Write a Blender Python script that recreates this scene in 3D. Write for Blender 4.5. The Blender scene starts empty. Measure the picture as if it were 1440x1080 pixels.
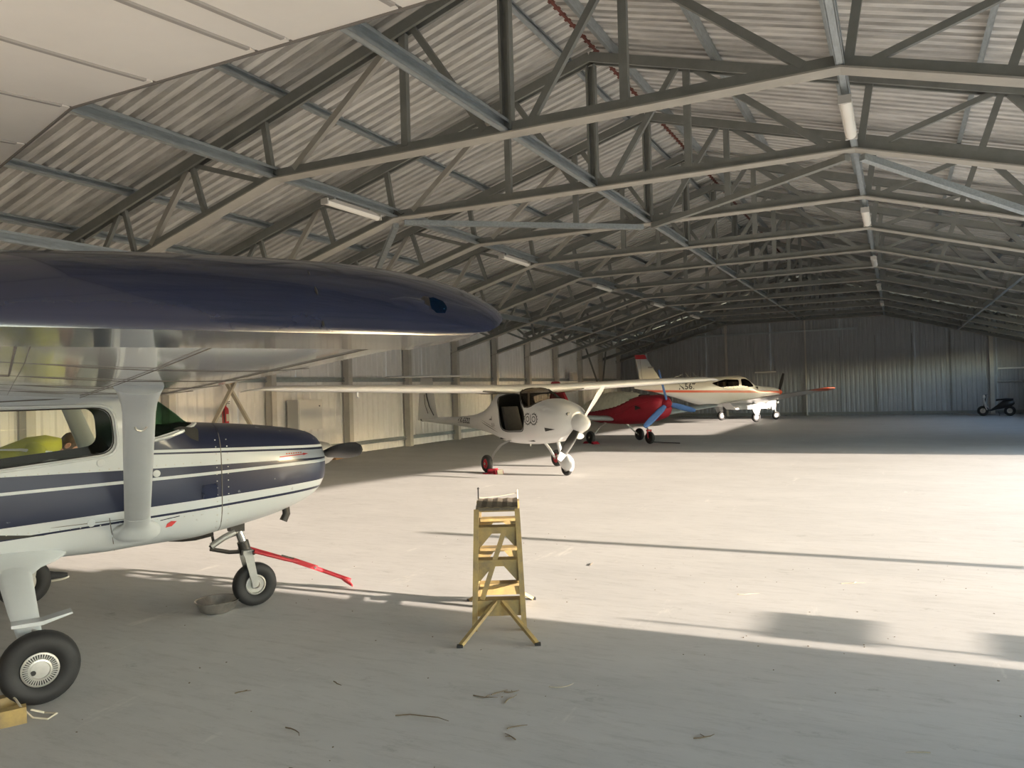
import bpy, bmesh, math, random
from mathutils import Vector, Matrix
random.seed(7)
PI = math.pi
sc = bpy.context.scene
COL = sc.collection

# ------------------------------------------------------------------ camera, sky, sun, exposure
EYE = 1.85
PSI, PIT, ROLL, FPX = .4644, .0085, .0276, 1077.93
def make_camera():
    r = Vector((math.cos(PSI), math.sin(PSI), 0)); fw = Vector((-math.sin(PSI), math.cos(PSI), 0)); up = Vector((0, 0, 1))
    f = math.cos(PIT)*fw + math.sin(PIT)*up
    u = math.cos(PIT)*up - math.sin(PIT)*fw
    R = math.cos(ROLL)*r - math.sin(ROLL)*u
    U = math.sin(ROLL)*r + math.cos(ROLL)*u
    M = Matrix((R, U, -f)).transposed().to_4x4()
    M.translation = (0, 0, EYE)
    cd = bpy.data.cameras.new('camera'); cd.sensor_width = 36; cd.lens = FPX/1440*36; cd.clip_end = 500; cd.clip_start = .05
    o = bpy.data.objects.new('camera', cd); COL.objects.link(o); o.matrix_world = M
    sc.camera = o
make_camera()

SUN_EL = math.atan(.2)
SUN_DIR = Vector((1, .04, 0)).normalized()*math.cos(SUN_EL) + Vector((0, 0, math.sin(SUN_EL)))   # towards the sun
wd = bpy.data.worlds.new('sky'); sc.world = wd; wd.use_nodes = True
nt = wd.node_tree; nt.nodes.clear()
sky = nt.nodes.new('ShaderNodeTexSky'); sky.sky_type = 'NISHITA'; sky.sun_disc = False
sky.sun_elevation = SUN_EL; sky.sun_rotation = math.atan2(SUN_DIR.x, SUN_DIR.y)
sky.dust_density = .6; sky.air_density = 1.0; sky.ozone_density = 1.0
bg = nt.nodes.new('ShaderNodeBackground'); bg.inputs[1].default_value = 1.35
ow = nt.nodes.new('ShaderNodeOutputWorld')
nt.links.new(sky.outputs[0], bg.inputs[0]); nt.links.new(bg.outputs[0], ow.inputs[0])
sl = bpy.data.lights.new('sun', 'SUN'); sl.energy = 12.0; sl.angle = math.radians(.53); sl.color = (1, .85, .715)
so = bpy.data.objects.new('sun', sl); COL.objects.link(so)
so.rotation_euler = SUN_DIR.to_track_quat('Z', 'Y').to_euler(); so.location = (60, 0, 20)
sc.view_settings.view_transform = 'Standard'; sc.view_settings.look = 'None'
sc.view_settings.gamma = 1; sc.view_settings.use_curve_mapping = False
sc.view_settings.exposure = .74
sc.cycles.use_denoising = True
sc.cycles.max_bounces = 10; sc.cycles.diffuse_bounces = 6; sc.cycles.glossy_bounces = 5
sc.cycles.transmission_bounces = 8; sc.cycles.transparent_max_bounces = 12
sc.cycles.sample_clamp_indirect = 6

# ------------------------------------------------------------------ materials
def nodes(m):
    m.use_nodes = True
    t = m.node_tree
    return t, t.nodes['Principled BSDF']
def mat(name, col, rough=.5, metal=0, var=.0, scale=6., bump=0., spec=None, coat=0., stretch=None, col2=None):
    m = bpy.data.materials.new(name); t, b = nodes(m)
    b.inputs['Base Color'].default_value = (*col, 1); b.inputs['Roughness'].default_value = rough; b.inputs['Metallic'].default_value = metal
    if spec is not None: b.inputs['Specular IOR Level'].default_value = spec
    if coat: b.inputs['Coat Weight'].default_value = coat; b.inputs['Coat Roughness'].default_value = .06
    if var or bump:
        tc = t.nodes.new('ShaderNodeTexCoord'); mp = t.nodes.new('ShaderNodeMapping'); no = t.nodes.new('ShaderNodeTexNoise')
        no.inputs['Scale'].default_value = scale; no.inputs['Detail'].default_value = 6; no.inputs['Roughness'].default_value = .65
        if stretch: mp.inputs['Scale'].default_value = stretch
        t.links.new(tc.outputs['Object'], mp.inputs['Vector']); t.links.new(mp.outputs[0], no.inputs['Vector'])
        if var:
            mx = t.nodes.new('ShaderNodeMix'); mx.data_type = 'RGBA'
            c2 = col2 or tuple(max(0, c*(1-var)) for c in col)
            c1 = tuple(min(1, c*(1+var*.5)) for c in col)
            mx.inputs[6].default_value = (*c2, 1); mx.inputs[7].default_value = (*c1, 1)
            rp = t.nodes.new('ShaderNodeMapRange'); rp.inputs[1].default_value = .3; rp.inputs[2].default_value = .7
            t.links.new(no.outputs['Fac'], rp.inputs[0]); t.links.new(rp.outputs[0], mx.inputs[0]); t.links.new(mx.outputs[2], b.inputs['Base Color'])
        if bump:
            bp = t.nodes.new('ShaderNodeBump'); bp.inputs['Strength'].default_value = bump; bp.inputs['Distance'].default_value = .01
            t.links.new(no.outputs['Fac'], bp.inputs['Height']); t.links.new(bp.outputs[0], b.inputs['Normal'])
    return m
def glass(name, col, alpha=.25, rough=.03):
    m = bpy.data.materials.new(name); t, b = nodes(m)
    tr = t.nodes.new('ShaderNodeBsdfTransparent'); tr.inputs[0].default_value = (*col, 1)
    gl = t.nodes.new('ShaderNodeBsdfGlossy'); gl.inputs['Roughness'].default_value = rough
    fr = t.nodes.new('ShaderNodeFresnel'); fr.inputs[0].default_value = 1.45
    ad = t.nodes.new('ShaderNodeMath'); ad.operation = 'MULTIPLY_ADD'; ad.inputs[1].default_value = .1; ad.inputs[2].default_value = alpha*.04
    mx = t.nodes.new('ShaderNodeMixShader'); o = t.nodes['Material Output']
    t.links.new(fr.outputs[0], ad.inputs[0]); t.links.new(ad.outputs[0], mx.inputs[0])
    t.links.new(tr.outputs[0], mx.inputs[1]); t.links.new(gl.outputs[0], mx.inputs[2]); t.links.new(mx.outputs[0], o.inputs[0])
    return m
def banded(name, base, bands, rough=.3, coat=.3, xlim=None):
    """painted stripes in the thing's own x/z: bands = [(x0, zlo0, zhi0, x1, zlo1, zhi1, colour, xmin, xmax)]"""
    m = bpy.data.materials.new(name); t, b = nodes(m); N, L = t.nodes, t.links
    b.inputs['Roughness'].default_value = rough; b.inputs['Coat Weight'].default_value = coat; b.inputs['Coat Roughness'].default_value = .08
    tc = N.new('ShaderNodeTexCoord'); sp = N.new('ShaderNodeSeparateXYZ'); L.new(tc.outputs['Object'], sp.inputs[0])
    no = N.new('ShaderNodeTexNoise'); no.inputs['Scale'].default_value = 9; no.inputs['Detail'].default_value = 8
    L.new(tc.outputs['Object'], no.inputs['Vector'])
    def math_(op, a, c, d=None):
        n = N.new('ShaderNodeMath'); n.operation = op
        for i, q in enumerate((a, c, d)):
            if q is None: continue
            if isinstance(q, (int, float)): n.inputs[i].default_value = q
            else: L.new(q, n.inputs[i])
        return n.outputs[0]
    def line(x0, z0, x1, z1):
        k = (z1-z0)/(x1-x0)
        return math_('MULTIPLY_ADD', sp.outputs[0], k, z0-k*x0)
    cur = None
    for (x0, a0, b0, x1, a1, b1, colr, xa, xb) in bands:
        f = math_('MULTIPLY', math_('GREATER_THAN', sp.outputs[2], line(x0, a0, x1, a1)), math_('LESS_THAN', sp.outputs[2], line(x0, b0, x1, b1)))
        if xa is not None: f = math_('MULTIPLY', f, math_('GREATER_THAN', sp.outputs[0], xa))
        if xb is not None: f = math_('MULTIPLY', f, math_('LESS_THAN', sp.outputs[0], xb))
        mx = N.new('ShaderNodeMix'); mx.data_type = 'RGBA'; L.new(f, mx.inputs[0]); mx.inputs[7].default_value = (*colr, 1)
        if cur is None: mx.inputs[6].default_value = (*base, 1)
        else: L.new(cur, mx.inputs[6])
        cur = mx.outputs[2]
    # paint wear: small grey chips
    mr = N.new('ShaderNodeMapRange'); mr.inputs[1].default_value = .70; mr.inputs[2].default_value = .73; L.new(no.outputs['Fac'], mr.inputs[0])
    mx = N.new('ShaderNodeMix'); mx.data_type = 'RGBA'; mx.inputs[7].default_value = (.32, .33, .36, 1)
    L.new(math_('MULTIPLY', mr.outputs[0], .6), mx.inputs[0]); L.new(cur, mx.inputs[6]); L.new(mx.outputs[2], b.inputs['Base Color'])
    return m

NAVY = (.009, .014, .042)
WHITE = (.54, .575, .60)
M = {}
M['white'] = mat('white_paint', WHITE, .32, 0, .06, 3, coat=.3)
M['wing_white'] = mat('gloss_white_wing_paint', (.60, .59, .56), .16, .0, .14, 2.2, .05, coat=.6, stretch=(1.2, .5, 1))
M['overhead'] = mat('matt_white_wing_paint', (.80, .75, .68), .5, 0, .06, 3)
M['seam'] = mat('dark_seam', (.16, .145, .13), .7)
M['joint'] = mat('grey_joint', (.34, .31, .28), .7)
M['navy'] = mat('navy_gloss_paint', NAVY, .2, 0, .1, 4, coat=.5)
M['black'] = mat('black_rubber', (.02, .02, .021), .65, 0, .25, 12, .15)
M['black_paint'] = mat('black_paint', (.02, .019, .018), .35)
M['dark'] = mat('dark_interior', (.035, .034, .03), .8, 0, .2, 8)
M['seat'] = mat('dark_seat_cloth', (.05, .048, .045), .9, 0, .2, 20)
M['alu'] = mat('dull_aluminium', (.5, .49, .46), .42, .7, .15, 14)
M['steel'] = mat('polished_steel', (.62, .60, .57), .18, 1)
M['bowl'] = mat('worn_steel_bowl', (.55, .53, .50), .38, 1, .35, 9)
M['oily'] = mat('oily_dark_steel', (.06, .055, .05), .45, .6, .3, 20)
M['gal'] = mat('galvanised_steel', (.40, .44, .46), .42, .55, .22, 5, stretch=(6, 1, 6))
M['truss'] = mat('grey_primed_steel', (.235, .24, .225), .6, .1, .16, 3)
M['truss_light'] = mat('light_grey_steel', (.40, .38, .34), .6, .05, .14, 3)
M['roof'] = mat('dull_zinc_roof_sheet', (.64, .625, .60), .6, .1, .4, 2.2, stretch=(.35, 2.5, 1))
M['wall'] = mat('cream_wall_sheet', (.82, .80, .78), .55, 0, .08, 1.5)
M['backwall'] = mat('grey_wall_sheet', (.38, .385, .40), .6, 0, .08, 1.5)
M['column'] = mat('column_paint', (.56, .53, .48), .6, 0, .1, 3)
M['cream'] = mat('cream_paint', (.52, .47, .38), .6, 0, .08, 3)
M['rust'] = mat('red_oxide', (.16, .055, .042), .8, 0, .3, 8)
M['lamp'] = mat('lamp_diffuser', (.85, .82, .76), .35)
M['lamp_body'] = mat('lamp_housing', (.55, .53, .5), .5)
M['red'] = mat('red_enamel', (.42, .02, .03), .35, 0, .1, 6, coat=.3)
M['red_cloth'] = mat('red_cover_cloth', (.36, .012, .03), .6, 0, .12, 5, .3)
M['canvas'] = mat('beige_canvas', (.66, .64, .53), .9, 0, .2, 4, .6, stretch=(3, 3, 1))
M['blue_cloth'] = mat('blue_cover_cloth', (.09, .19, .46), .75, 0, .15, 8)
M['silver'] = mat('silver_wing_paint', (.46, .51, .53), .35, .15, .08, 4)
M['yellow'] = mat('yellow_paint', (.38, .27, .095), .55, 0, .22, 9, col2=(.20, .155, .09))
M['tread'] = mat('black_grip_tread', (.05, .045, .04), .85, 0, .5, 30, .4, col2=(.16, .13, .09))
M['orange'] = mat('orange_red_paint', (.55, .085, .03), .45)
M['bon'] = mat('cream_white_paint', (.48, .49, .49), .3, 0, .05, 3, coat=.3)
M['pip'] = mat('pearl_white_paint', (.66, .66, .66), .28, 0, .04, 2, coat=.4)
M['ink'] = mat('dark_decal', (.05, .05, .055), .5)
M['grey_ink'] = mat('grey_decal', (.25, .24, .24), .5)
M['red_ink'] = mat('red_decal', (.6, .06, .06), .5)
M['hivis'] = mat('hi_vis_cloth', (.54, .53, .06), .85, 0, .15, 8, .3)
M['grey_cloth'] = mat('grey_cloth', (.12, .125, .13), .9, 0, .2, 10)
M['trousers'] = mat('dark_trousers', (.03, .035, .05), .9, 0, .2, 10)
M['skin'] = mat('skin', (.50, .25, .17), .55, 0, .1, 9)
M['hair'] = mat('brown_hair', (.10, .062, .04), .85, 0, .3, 30, .5)
M['shoe'] = mat('black_shoe', (.022, .024, .028), .7)
M['sole'] = mat('white_sole', (.6, .58, .53), .7)
M['reflect'] = mat('white_reflective_band', (.8, .79, .74), .4)
M['twig'] = mat('dry_twig', (.16, .12, .075), .9)
M['straw'] = mat('dry_straw', (.40, .35, .27), .9)
M['rope'] = mat('pale_rope', (.5, .45, .36), .9)
M['wood'] = mat('brown_board', (.40, .25, .13), .7, 0, .3, 5)
M['cabinet'] = mat('cabinet_grey', (.64, .63, .61), .45)
M['glass'] = glass('window_glass', (.93, .95, .93))
M['green_glass'] = glass('green_tint_glass', (.45, .60, .50), .5)
M['smoke_glass'] = glass('smoked_glass', (.58, .55, .51), .5)
M['blue_glass'] = glass('blue_lens', (.05, .35, .55), .6)
M['wood_green'] = mat('glow_block_green', (.035, .05, .02), .95, 0, .5, .2)
M['grass'] = mat('dry_grass', (.22, .19, .11), .95, 0, .3, .6)

def floor_mat():
    m = bpy.data.materials.new('stained_concrete'); t, b = nodes(m); N, L = t.nodes, t.links
    tc = N.new('ShaderNodeTexCoord')
    def noise(scale, det, st=(1, 1, 1), rough=.6):
        mp = N.new('ShaderNodeMapping'); mp.inputs['Scale'].default_value = st; L.new(tc.outputs['Object'], mp.inputs[0])
        n = N.new('ShaderNodeTexNoise'); n.inputs['Scale'].default_value = scale; n.inputs['Detail'].default_value = det; n.inputs['Roughness'].default_value = rough
        L.new(mp.outputs[0], n.inputs['Vector']); return n.outputs['Fac']
    def ramp(f, a, c):
        r = N.new('ShaderNodeMapRange'); r.inputs[1].default_value = a; r.inputs[2].default_value = c; L.new(f, r.inputs[0]); return r.outputs[0]
    def mix(f, c1, c2, k=1.):
        x = N.new('ShaderNodeMix'); x.data_type = 'RGBA'
        if k != 1:
            q = N.new('ShaderNodeMath'); q.operation = 'MULTIPLY'; q.inputs[1].default_value = k; L.new(f, q.inputs[0]); f = q.outputs[0]
        L.new(f, x.inputs[0])
        for i, c in ((6, c1), (7, c2)):
            if isinstance(c, tuple): x.inputs[i].default_value = (*c, 1)
            else: L.new(c, x.inputs[i])
        return x.outputs[2]
    c = mix(ramp(noise(.5, 8, (1, 2, 1)), .3, .7), (.41, .407, .40), (.50, .495, .485))
    c = mix(ramp(noise(2.3, 10, (1, 3, 1), .7), .35, .75), c, (.53, .522, .505), .55)
    c = mix(ramp(noise(3.1, 10, (.7, 1, 1), .75), .60, .72), c, (.24, .232, .22), .75)      # scuffs
    c = mix(ramp(noise(1.1, 12, (2.2, .5, 1), .7), .62, .70), c, (.62, .605, .57), .8)       # pale trowel marks
    c = mix(ramp(noise(5.5, 12, (.5, 2.4, 1), .8), .50, .66), c, (.30, .29, .275), .45)     # fine drag marks
    c = mix(ramp(noise(26, 4), .70, .78), c, (.15, .14, .13), .5)                            # specks
    L.new(c, b.inputs['Base Color'])
    L.new(ramp(noise(2, 6), .2, .8), b.inputs['Roughness']); 
    b.inputs['Specular IOR Level'].default_value = .3
    rr = N.new('ShaderNodeMapRange'); rr.inputs[3].default_value = .5; rr.inputs[4].default_value = .72; L.new(noise(1.4, 8), rr.inputs[0]); L.new(rr.outputs[0], b.inputs['Roughness'])
    bp = N.new('ShaderNodeBump'); bp.inputs['Strength'].default_value = .17; bp.inputs['Distance'].default_value = .01
    L.new(noise(9, 12, (.7, 2.2, 1), .75), bp.inputs['Height']); L.new(bp.outputs[0], b.inputs['Normal'])
    return m
M['floor'] = floor_mat()

# ------------------------------------------------------------------ mesh helpers
class MB:
    def __init__(s): s.v = []; s.f = []; s.m = []; s.cur = 0
    def add(s, vs, fs):
        o = len(s.v); s.v += [tuple(v) for v in vs]
        for f in fs: s.f.append(tuple(i+o for i in f)); s.m.append(s.cur)
        return s
    def box(s, c, d, rot=None, taper=1.):
        vs = []
        for z in (-1, 1):
            k = taper if z > 0 else 1
            for x, y in ((-1, -1), (1, -1), (1, 1), (-1, 1)):
                p = Vector((x*d[0]/2*k, y*d[1]/2*k, z*d[2]/2))
                if rot is not None: p = rot @ p
                vs.append(p+Vector(c))
        return s.add(vs, [(3, 2, 1, 0), (4, 5, 6, 7), (0, 1, 5, 4), (1, 2, 6, 5), (2, 3, 7, 6), (3, 0, 4, 7)])
    def bar(s, p, q, w, h, up=(0, 0, 1)):
        p, q = Vector(p), Vector(q); d = (q-p); L = d.length; d.normalize()
        u = Vector(up)
        if abs(d.dot(u)) > .98: u = Vector((0, 1, 0))
        x = d.cross(u).normalized(); u = x.cross(d).normalized()
        vs = []
        for e in (p, q):
            for a, b in ((-1, -1), (1, -1), (1, 1), (-1, 1)): vs.append(e+x*a*w/2+u*b*h/2)
        return s.add(vs, [(0, 1, 2, 3), (7, 6, 5, 4), (1, 0, 4, 5), (2, 1, 5, 6), (3, 2, 6, 7), (0, 3, 7, 4)])
    def tube(s, pts, r, n=12, cap=True):
        pts = [Vector(p) for p in pts]
        if not isinstance(r, (list, tuple)): r = [r]*len(pts)
        rings = []; ref = None
        for i, p in enumerate(pts):
            d = (pts[min(i+1, len(pts)-1)]-pts[max(i-1, 0)]).normalized()
            if ref is None:
                ref = Vector((0, 0, 1)) if abs(d.z) < .9 else Vector((1, 0, 0))
            a = (ref-d*ref.dot(d)).normalized(); b = d.cross(a); ref = a
            rings.append([p+(a*math.cos(2*PI*k/n)+b*math.sin(2*PI*k/n))*r[i] for k in range(n)])
        return s.loft(rings, cap)
    def loft(s, rings, cap=True, closed=True):
        n = len(rings[0]); vs = [v for r in rings for v in r]; fs = []
        for i in range(len(rings)-1):
            for k in range(n if closed else n-1):
                a = i*n+k; b = i*n+(k+1) % n
                fs.append((a, b, b+n, a+n))
        if cap:
            fs.append(tuple(range(n-1, -1, -1))); fs.append(tuple(range((len(rings)-1)*n, len(rings)*n)))
        return s.add(vs, fs)
    def lathe(s, prof, c=(0, 0, 0), axis=(0, 0, 1), n=24, cap=True):
        """prof = [(r, h)] along axis"""
        ax = Vector(axis).normalized(); ref = Vector((0, 0, 1)) if abs(ax.z) < .9 else Vector((1, 0, 0))
        a = (ref-ax*ref.dot(ax)).normalized(); b = ax.cross(a); c = Vector(c)
        return s.loft([[c+ax*h+(a*math.cos(2*PI*k/n)+b*math.sin(2*PI*k/n))*max(r, 1e-4) for k in range(n)] for r, h in prof], cap)
    def prism(s, poly, y0, y1, plane='xz'):
        def P(a, b, y): return (a, y, b) if plane == 'xz' else ((a, b, y) if plane == 'xy' else (y, a, b))
        n = len(poly)
        vs = [P(a, b, y0) for a, b in poly]+[P(a, b, y1) for a, b in poly]
        fs = [tuple(range(n)), tuple(range(2*n-1, n-1, -1))]+[(k, k+n, (k+1) % n+n, (k+1) % n) for k in range(n)]
        return s.add(vs, fs)
    def mesh(s, name, mats, smooth=True, angle=35):
        me = bpy.data.meshes.new(name); me.from_pydata(s.v, [], s.f)
        for m in (mats if isinstance(mats, (list, tuple)) else [mats]): me.materials.append(m)
        me.polygons.foreach_set('material_index', s.m)
        bm = bmesh.new(); bm.from_mesh(me); bmesh.ops.recalc_face_normals(bm, faces=bm.faces); bm.to_mesh(me); bm.free()
        if smooth:
            me.polygons.foreach_set('use_smooth', [True]*len(me.polygons)); me.set_sharp_from_angle(angle=math.radians(angle))
        me.update(); return me
    def build(s, name, mats, parent=None, smooth=True, angle=35):
        return link(name, s.mesh(name, mats, smooth, angle), parent)
def link(name, me, parent=None):
    o = bpy.data.objects.new(name, me); COL.objects.link(o)
    if parent is not None: o.parent = parent
    return o
def tag(o, label=None, cat=None, group=None, kind=None):
    if label: o['label'] = label
    if cat: o['category'] = cat
    if group: o['group'] = group
    if kind: o['kind'] = kind
    return o
def thing(name, label, cat, loc=(0, 0, 0), rz=0, group=None):
    o = bpy.data.objects.new(name, None); COL.objects.link(o); o.location = loc; o.rotation_euler = (0, 0, rz); o.empty_display_size = .1
    return tag(o, label, cat, group)
def copy_tree(o, parent=None):
    c = o.copy(); COL.objects.link(c); c.parent = parent
    for ch in list(o.children): copy_tree(ch, c)
    return c
def evaluated(o):
    dg = bpy.context.evaluated_depsgraph_get(); dg.update()
    return bpy.data.meshes.new_from_object(o.evaluated_get(dg), depsgraph=dg)
def cut(me, cutters, op='DIFFERENCE', solid=0., mat_inner=None):
    """give a lofted skin thickness, then cut (or keep) prisms; returns a new mesh"""
    o = bpy.data.objects.new('tmp', me); COL.objects.link(o); cs = []
    if solid:
        md = o.modifiers.new('s', 'SOLIDIFY'); md.thickness = solid; md.offset = -1
        if mat_inner is not None: md.material_offset = mat_inner
    for c in cutters:
        co = bpy.data.objects.new('c', c); COL.objects.link(co); cs.append(co)
        md = o.modifiers.new('b', 'BOOLEAN'); md.operation = op; md.object = co; md.solver = 'EXACT'
    r = evaluated(o)
    bpy.data.objects.remove(o)
    for c in cs: bpy.data.objects.remove(c)
    return r
def smooth(me, angle=35):
    me.polygons.foreach_set('use_smooth', [True]*len(me.polygons)); me.set_sharp_from_angle(angle=math.radians(angle)); return me
def round_poly(pts, r, n=5):
    out = []; N = len(pts)
    for i in range(N):
        p = Vector((pts[i][0], pts[i][1])); a = Vector(pts[i-1][:2]); b = Vector(pts[(i+1) % N][:2])
        da = (a-p); db = (b-p); k = min(r, da.length*.45, db.length*.45)
        s, e = p+da.normalized()*k, p+db.normalized()*k
        for j in range(n+1):
            t = j/n; out.append(tuple((1-t)**2*s+2*t*(1-t)*p+t*t*e))
    return out
def spline(xs, ys, x):
    """monotone-ish cubic interpolation of ys(xs)"""
    if x <= xs[0]: return ys[0]
    if x >= xs[-1]: return ys[-1]
    for i in range(len(xs)-1):
        if xs[i] <= x <= xs[i+1]: break
    def sl(j):
        if j <= 0 or j >= len(xs)-1:
            return 0 if len(xs) < 2 else ((ys[1]-ys[0])/(xs[1]-xs[0]) if j <= 0 else (ys[-1]-ys[-2])/(xs[-1]-xs[-2]))
        d0 = (ys[j]-ys[j-1])/(xs[j]-xs[j-1]); d1 = (ys[j+1]-ys[j])/(xs[j+1]-xs[j])
        return 0 if d0*d1 <= 0 else 2*d0*d1/(d0+d1)
    h = xs[i+1]-xs[i]; t = (x-xs[i])/h; m0, m1 = sl(i), sl(i+1)
    return (2*t**3-3*t*t+1)*ys[i]+(t**3-2*t*t+t)*h*m0+(-2*t**3+3*t*t)*ys[i+1]+(t**3-t*t)*h*m1
class Body:
    """a fuselage: stations (x, zbot, ztop, half_width, exponent)"""
    def __init__(s, st): s.st = sorted(st); s.xs = [q[0] for q in s.st]
    def sec(s, x): return [spline(s.xs, [q[k] for q in s.st], x) for k in (1, 2, 3, 4)]
    def ring(s, x, n=40, grow=0.):
        zb, zt, hw, e = s.sec(x); zc = (zb+zt)/2; hz = (zt-zb)/2+grow; hw += grow; out = []
        for k in range(n):
            a = 2*PI*(k+.5)/n; c, d = math.cos(a), math.sin(a)
            out.append((x, hw*math.copysign(abs(c)**(2/e), c), zc+hz*math.copysign(abs(d)**(2/e), d)))
        return out
    def side(s, x, z):
        zb, zt, hw, e = s.sec(x); zc = (zb+zt)/2; hz = (zt-zb)/2
        q = min(.999, abs((z-zc)/hz)); return hw*(1-q**e)**(1/e)
    def loft(s, x0, x1, step=.06, n=40, cap=True, grow=0.):
        m = MB(); k = max(2, int((x1-x0)/step)); m.loft([s.ring(x0+(x1-x0)*i/k, n, grow) for i in range(k+1)], cap); return m
    def decal(s, name, polys, material, parent, side=-1, off=.004, label=None):
        """flat print wrapped on the flank: polys of (x, z)"""
        bm = bmesh.new()
        for p in polys:
            vs = [bm.verts.new((x, 0, z)) for x, z in p]
            try: bm.faces.new(vs)
            except ValueError: pass
        bmesh.ops.triangulate(bm, faces=bm.faces)
        for _ in range(3):
            lg = [e for e in bm.edges if e.calc_length() > .07]
            if lg: bmesh.ops.subdivide_edges(bm, edges=lg, cuts=1); bmesh.ops.triangulate(bm, faces=bm.faces)
        for v in bm.verts: v.co.y = side*(s.side(v.co.x, v.co.z)+off)
        me = bpy.data.meshes.new(name); bm.to_mesh(me); bm.free(); me.materials.append(material)
        o = link(name, me, parent)
        if label: o['label'] = label
        return o
def text_mesh(body, size, shear=0, bold=0.):
    cu = bpy.data.curves.new('txt', 'FONT'); cu.body = body; cu.size = size; cu.shear = shear; cu.align_x = 'CENTER'; cu.align_y = 'CENTER'; cu.resolution_u = 2; cu.offset = size*bold
    o = bpy.data.objects.new('txt', cu); COL.objects.link(o)
    me = evaluated(o); bpy.data.objects.remove(o); return me
def text_on(body, txt, x, z, size, material, parent, name='lettering', bold=0, width=1., label=None):
    me = text_mesh(txt, size, 0, bold)
    for v in me.vertices:
        px, pz = x+v.co.x*width, z+v.co.y
        v.co = (px, -(body.side(px, pz)+.005), pz)
    me.materials.clear(); me.materials.append(material)
    o = link(name, me, parent)
    if label: o['label'] = label
    return o
def airfoil(t=.12, m=.02, n=14):
    """closed loop (x from leading edge 0..1, z)"""
    up, lo = [], []
    for i in range(n+1):
        x = (1-math.cos(PI*i/n))/2
        y = 5*t*(.2969*math.sqrt(x)-.126*x-.3516*x*x+.2843*x**3-.1036*x**4)
        c = m/.16*(.8*x-x*x) if x < .4 else m/.36*(.2+.8*x-x*x)
        up.append((x, c+y)); lo.append((x, c-y))
    return up[::-1]+lo[1:-1]
def wing_mesh(stations, n=14, m=.02):
    """stations (y, x_lead, chord, z, thickness)"""
    mb = MB(); rings = []
    for y, xl, c, z, t in stations: rings.append([(xl-c*a, y, z+c*b) for a, b in airfoil(t, m, n)])
    mb.loft(rings, True); return mb

# ------------------------------------------------------------------ hangar dimensions (X across, Y along, ridge above X = XR)
XR, HS = -4.585, 10.9
XL, XW = XR-HS, XR+HS
Y0, BAY = 9.24, 3.304
YF, YB = Y0-5*BAY, Y0+11*BAY
ZFLAT, TF, SL = 5.30, 4.134, .287          # bottom chord: flat part, its half length, slope beyond
ZTOP, SLT = 7.5, .29                       # under-side of the top chord at the ridge
def zbot(t): return ZFLAT if abs(t) <= TF else ZFLAT-SL*(abs(t)-TF)
def ztop(t): return ZTOP-SLT*abs(t)

# ------------------------------------------------------------------ floor, ground
fl = MB().box(((XL+XW)/2, (YF+YB)/2, -.15), (XW-XL+.3, YB-YF+.3, .3)).build('floor', M['floor'], smooth=False); tag(fl, kind='structure')
g = MB().box((20, 20, -.42), (400, 400, .4)).build('ground', M['grass'], smooth=False); tag(g, kind='structure')
mb = MB(); hx = XW+62; n = 40
mb.loft([[(hx+dx, -140+320*k/n, -.3+(0 if dz == 0 else dz*(6.3+.8*math.sin(k*1.9)+.7*math.sin(k*.7+1)+6*math.exp(-((-140+320*k/n+30)/15)**2)))) for k in range(n+1)] for dx, dz in ((0, 0), (4, .75), (12, 1), (26, .9), (40, 0))], False, False)
tag(mb.build('glow_block_hill', M['wood_green']), kind='structure')  # unseen hill, added and raised to block horizon glow and a window reflection

# ------------------------------------------------------------------ roof: corrugated sheets, one object each
def corrugated(length_pts, width, ribs, h, mats, q=(.30, .42, .88)):
    """profile runs over width (first axis), extruded between the two rows given by length_pts(u) -> (point0, point1, normal)"""
    prof = []; p = width/ribs
    for i in range(ribs):
        a = i*p
        prof += [(a, 0), (a+p*q[0], 0), (a+p*q[1], h), (a+p*q[2], h)]
    prof.append((width, 0))
    return prof
ceil_ = bpy.data.objects.new('ceiling', None); COL.objects.link(ceil_); tag(ceil_, kind='structure')
ROOFZ = .34
def roof_sheet_mesh(side):
    prof = corrugated(None, 1.11, 5, .07, None, (.50, .57, .86)); mb = MB()
    nx, nz = SLT*side, 1
    L = math.hypot(1, SLT); rows = []
    for t in (0.02, HS+.35):
        rows.append([(side*t+side*SLT*h/L, y, ztop(t)+ROOFZ+h/L) for y, h in prof])
    n = len(prof); vs = rows[0]+rows[1]
    mb.add(vs, [(i, i+1, i+1+n, i+n) for i in range(n-1)])
    return mb.mesh('roof_sheet', M['roof'], True, 20)
for side in (-1, 1):
    me = roof_sheet_mesh(side)
    for k in range(int((YB-YF)/(BAY/3))+1):
        o = link('roof_sheet', me, ceil_); o.location = (XR, YF+k*BAY/3, 0)
rc = MB()
for s_ in (-1, 1): rc.box((XR+s_*.015, (YF+YB)/2, ZTOP+ROOFZ-.01), (.03, YB-YF+.4, .006), Matrix.Rotation(s_*math.atan(SLT), 3, 'Y'))
o = rc.build('ridge_cap', M['rust'], ceil_, smooth=False); tag(o, 'red oxide ridge strip')
rc = MB()
for s_ in (-1, 1): rc.box((XR+s_*.26, (YF+YB)/2, ZTOP+ROOFZ+.095-.26*SLT), (.56, YB-YF+.5, .01), Matrix.Rotation(s_*math.atan(SLT), 3, 'Y'))
rc.build('ridge_flashing', M['roof'], ceil_, smooth=False)
# foam closer teeth under the ridge
tm = MB()
for k in range(int((YB-YF)/.22)):
    for s_ in (-1, 1): tm.box((XR+s_*.04, YF+.11+k*.22, ZTOP+ROOFZ-.015), (.03, .07, .012))
o = tm.build('ridge_closers', M['rust'], ceil_, smooth=False); tag(o, kind='stuff')

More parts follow.
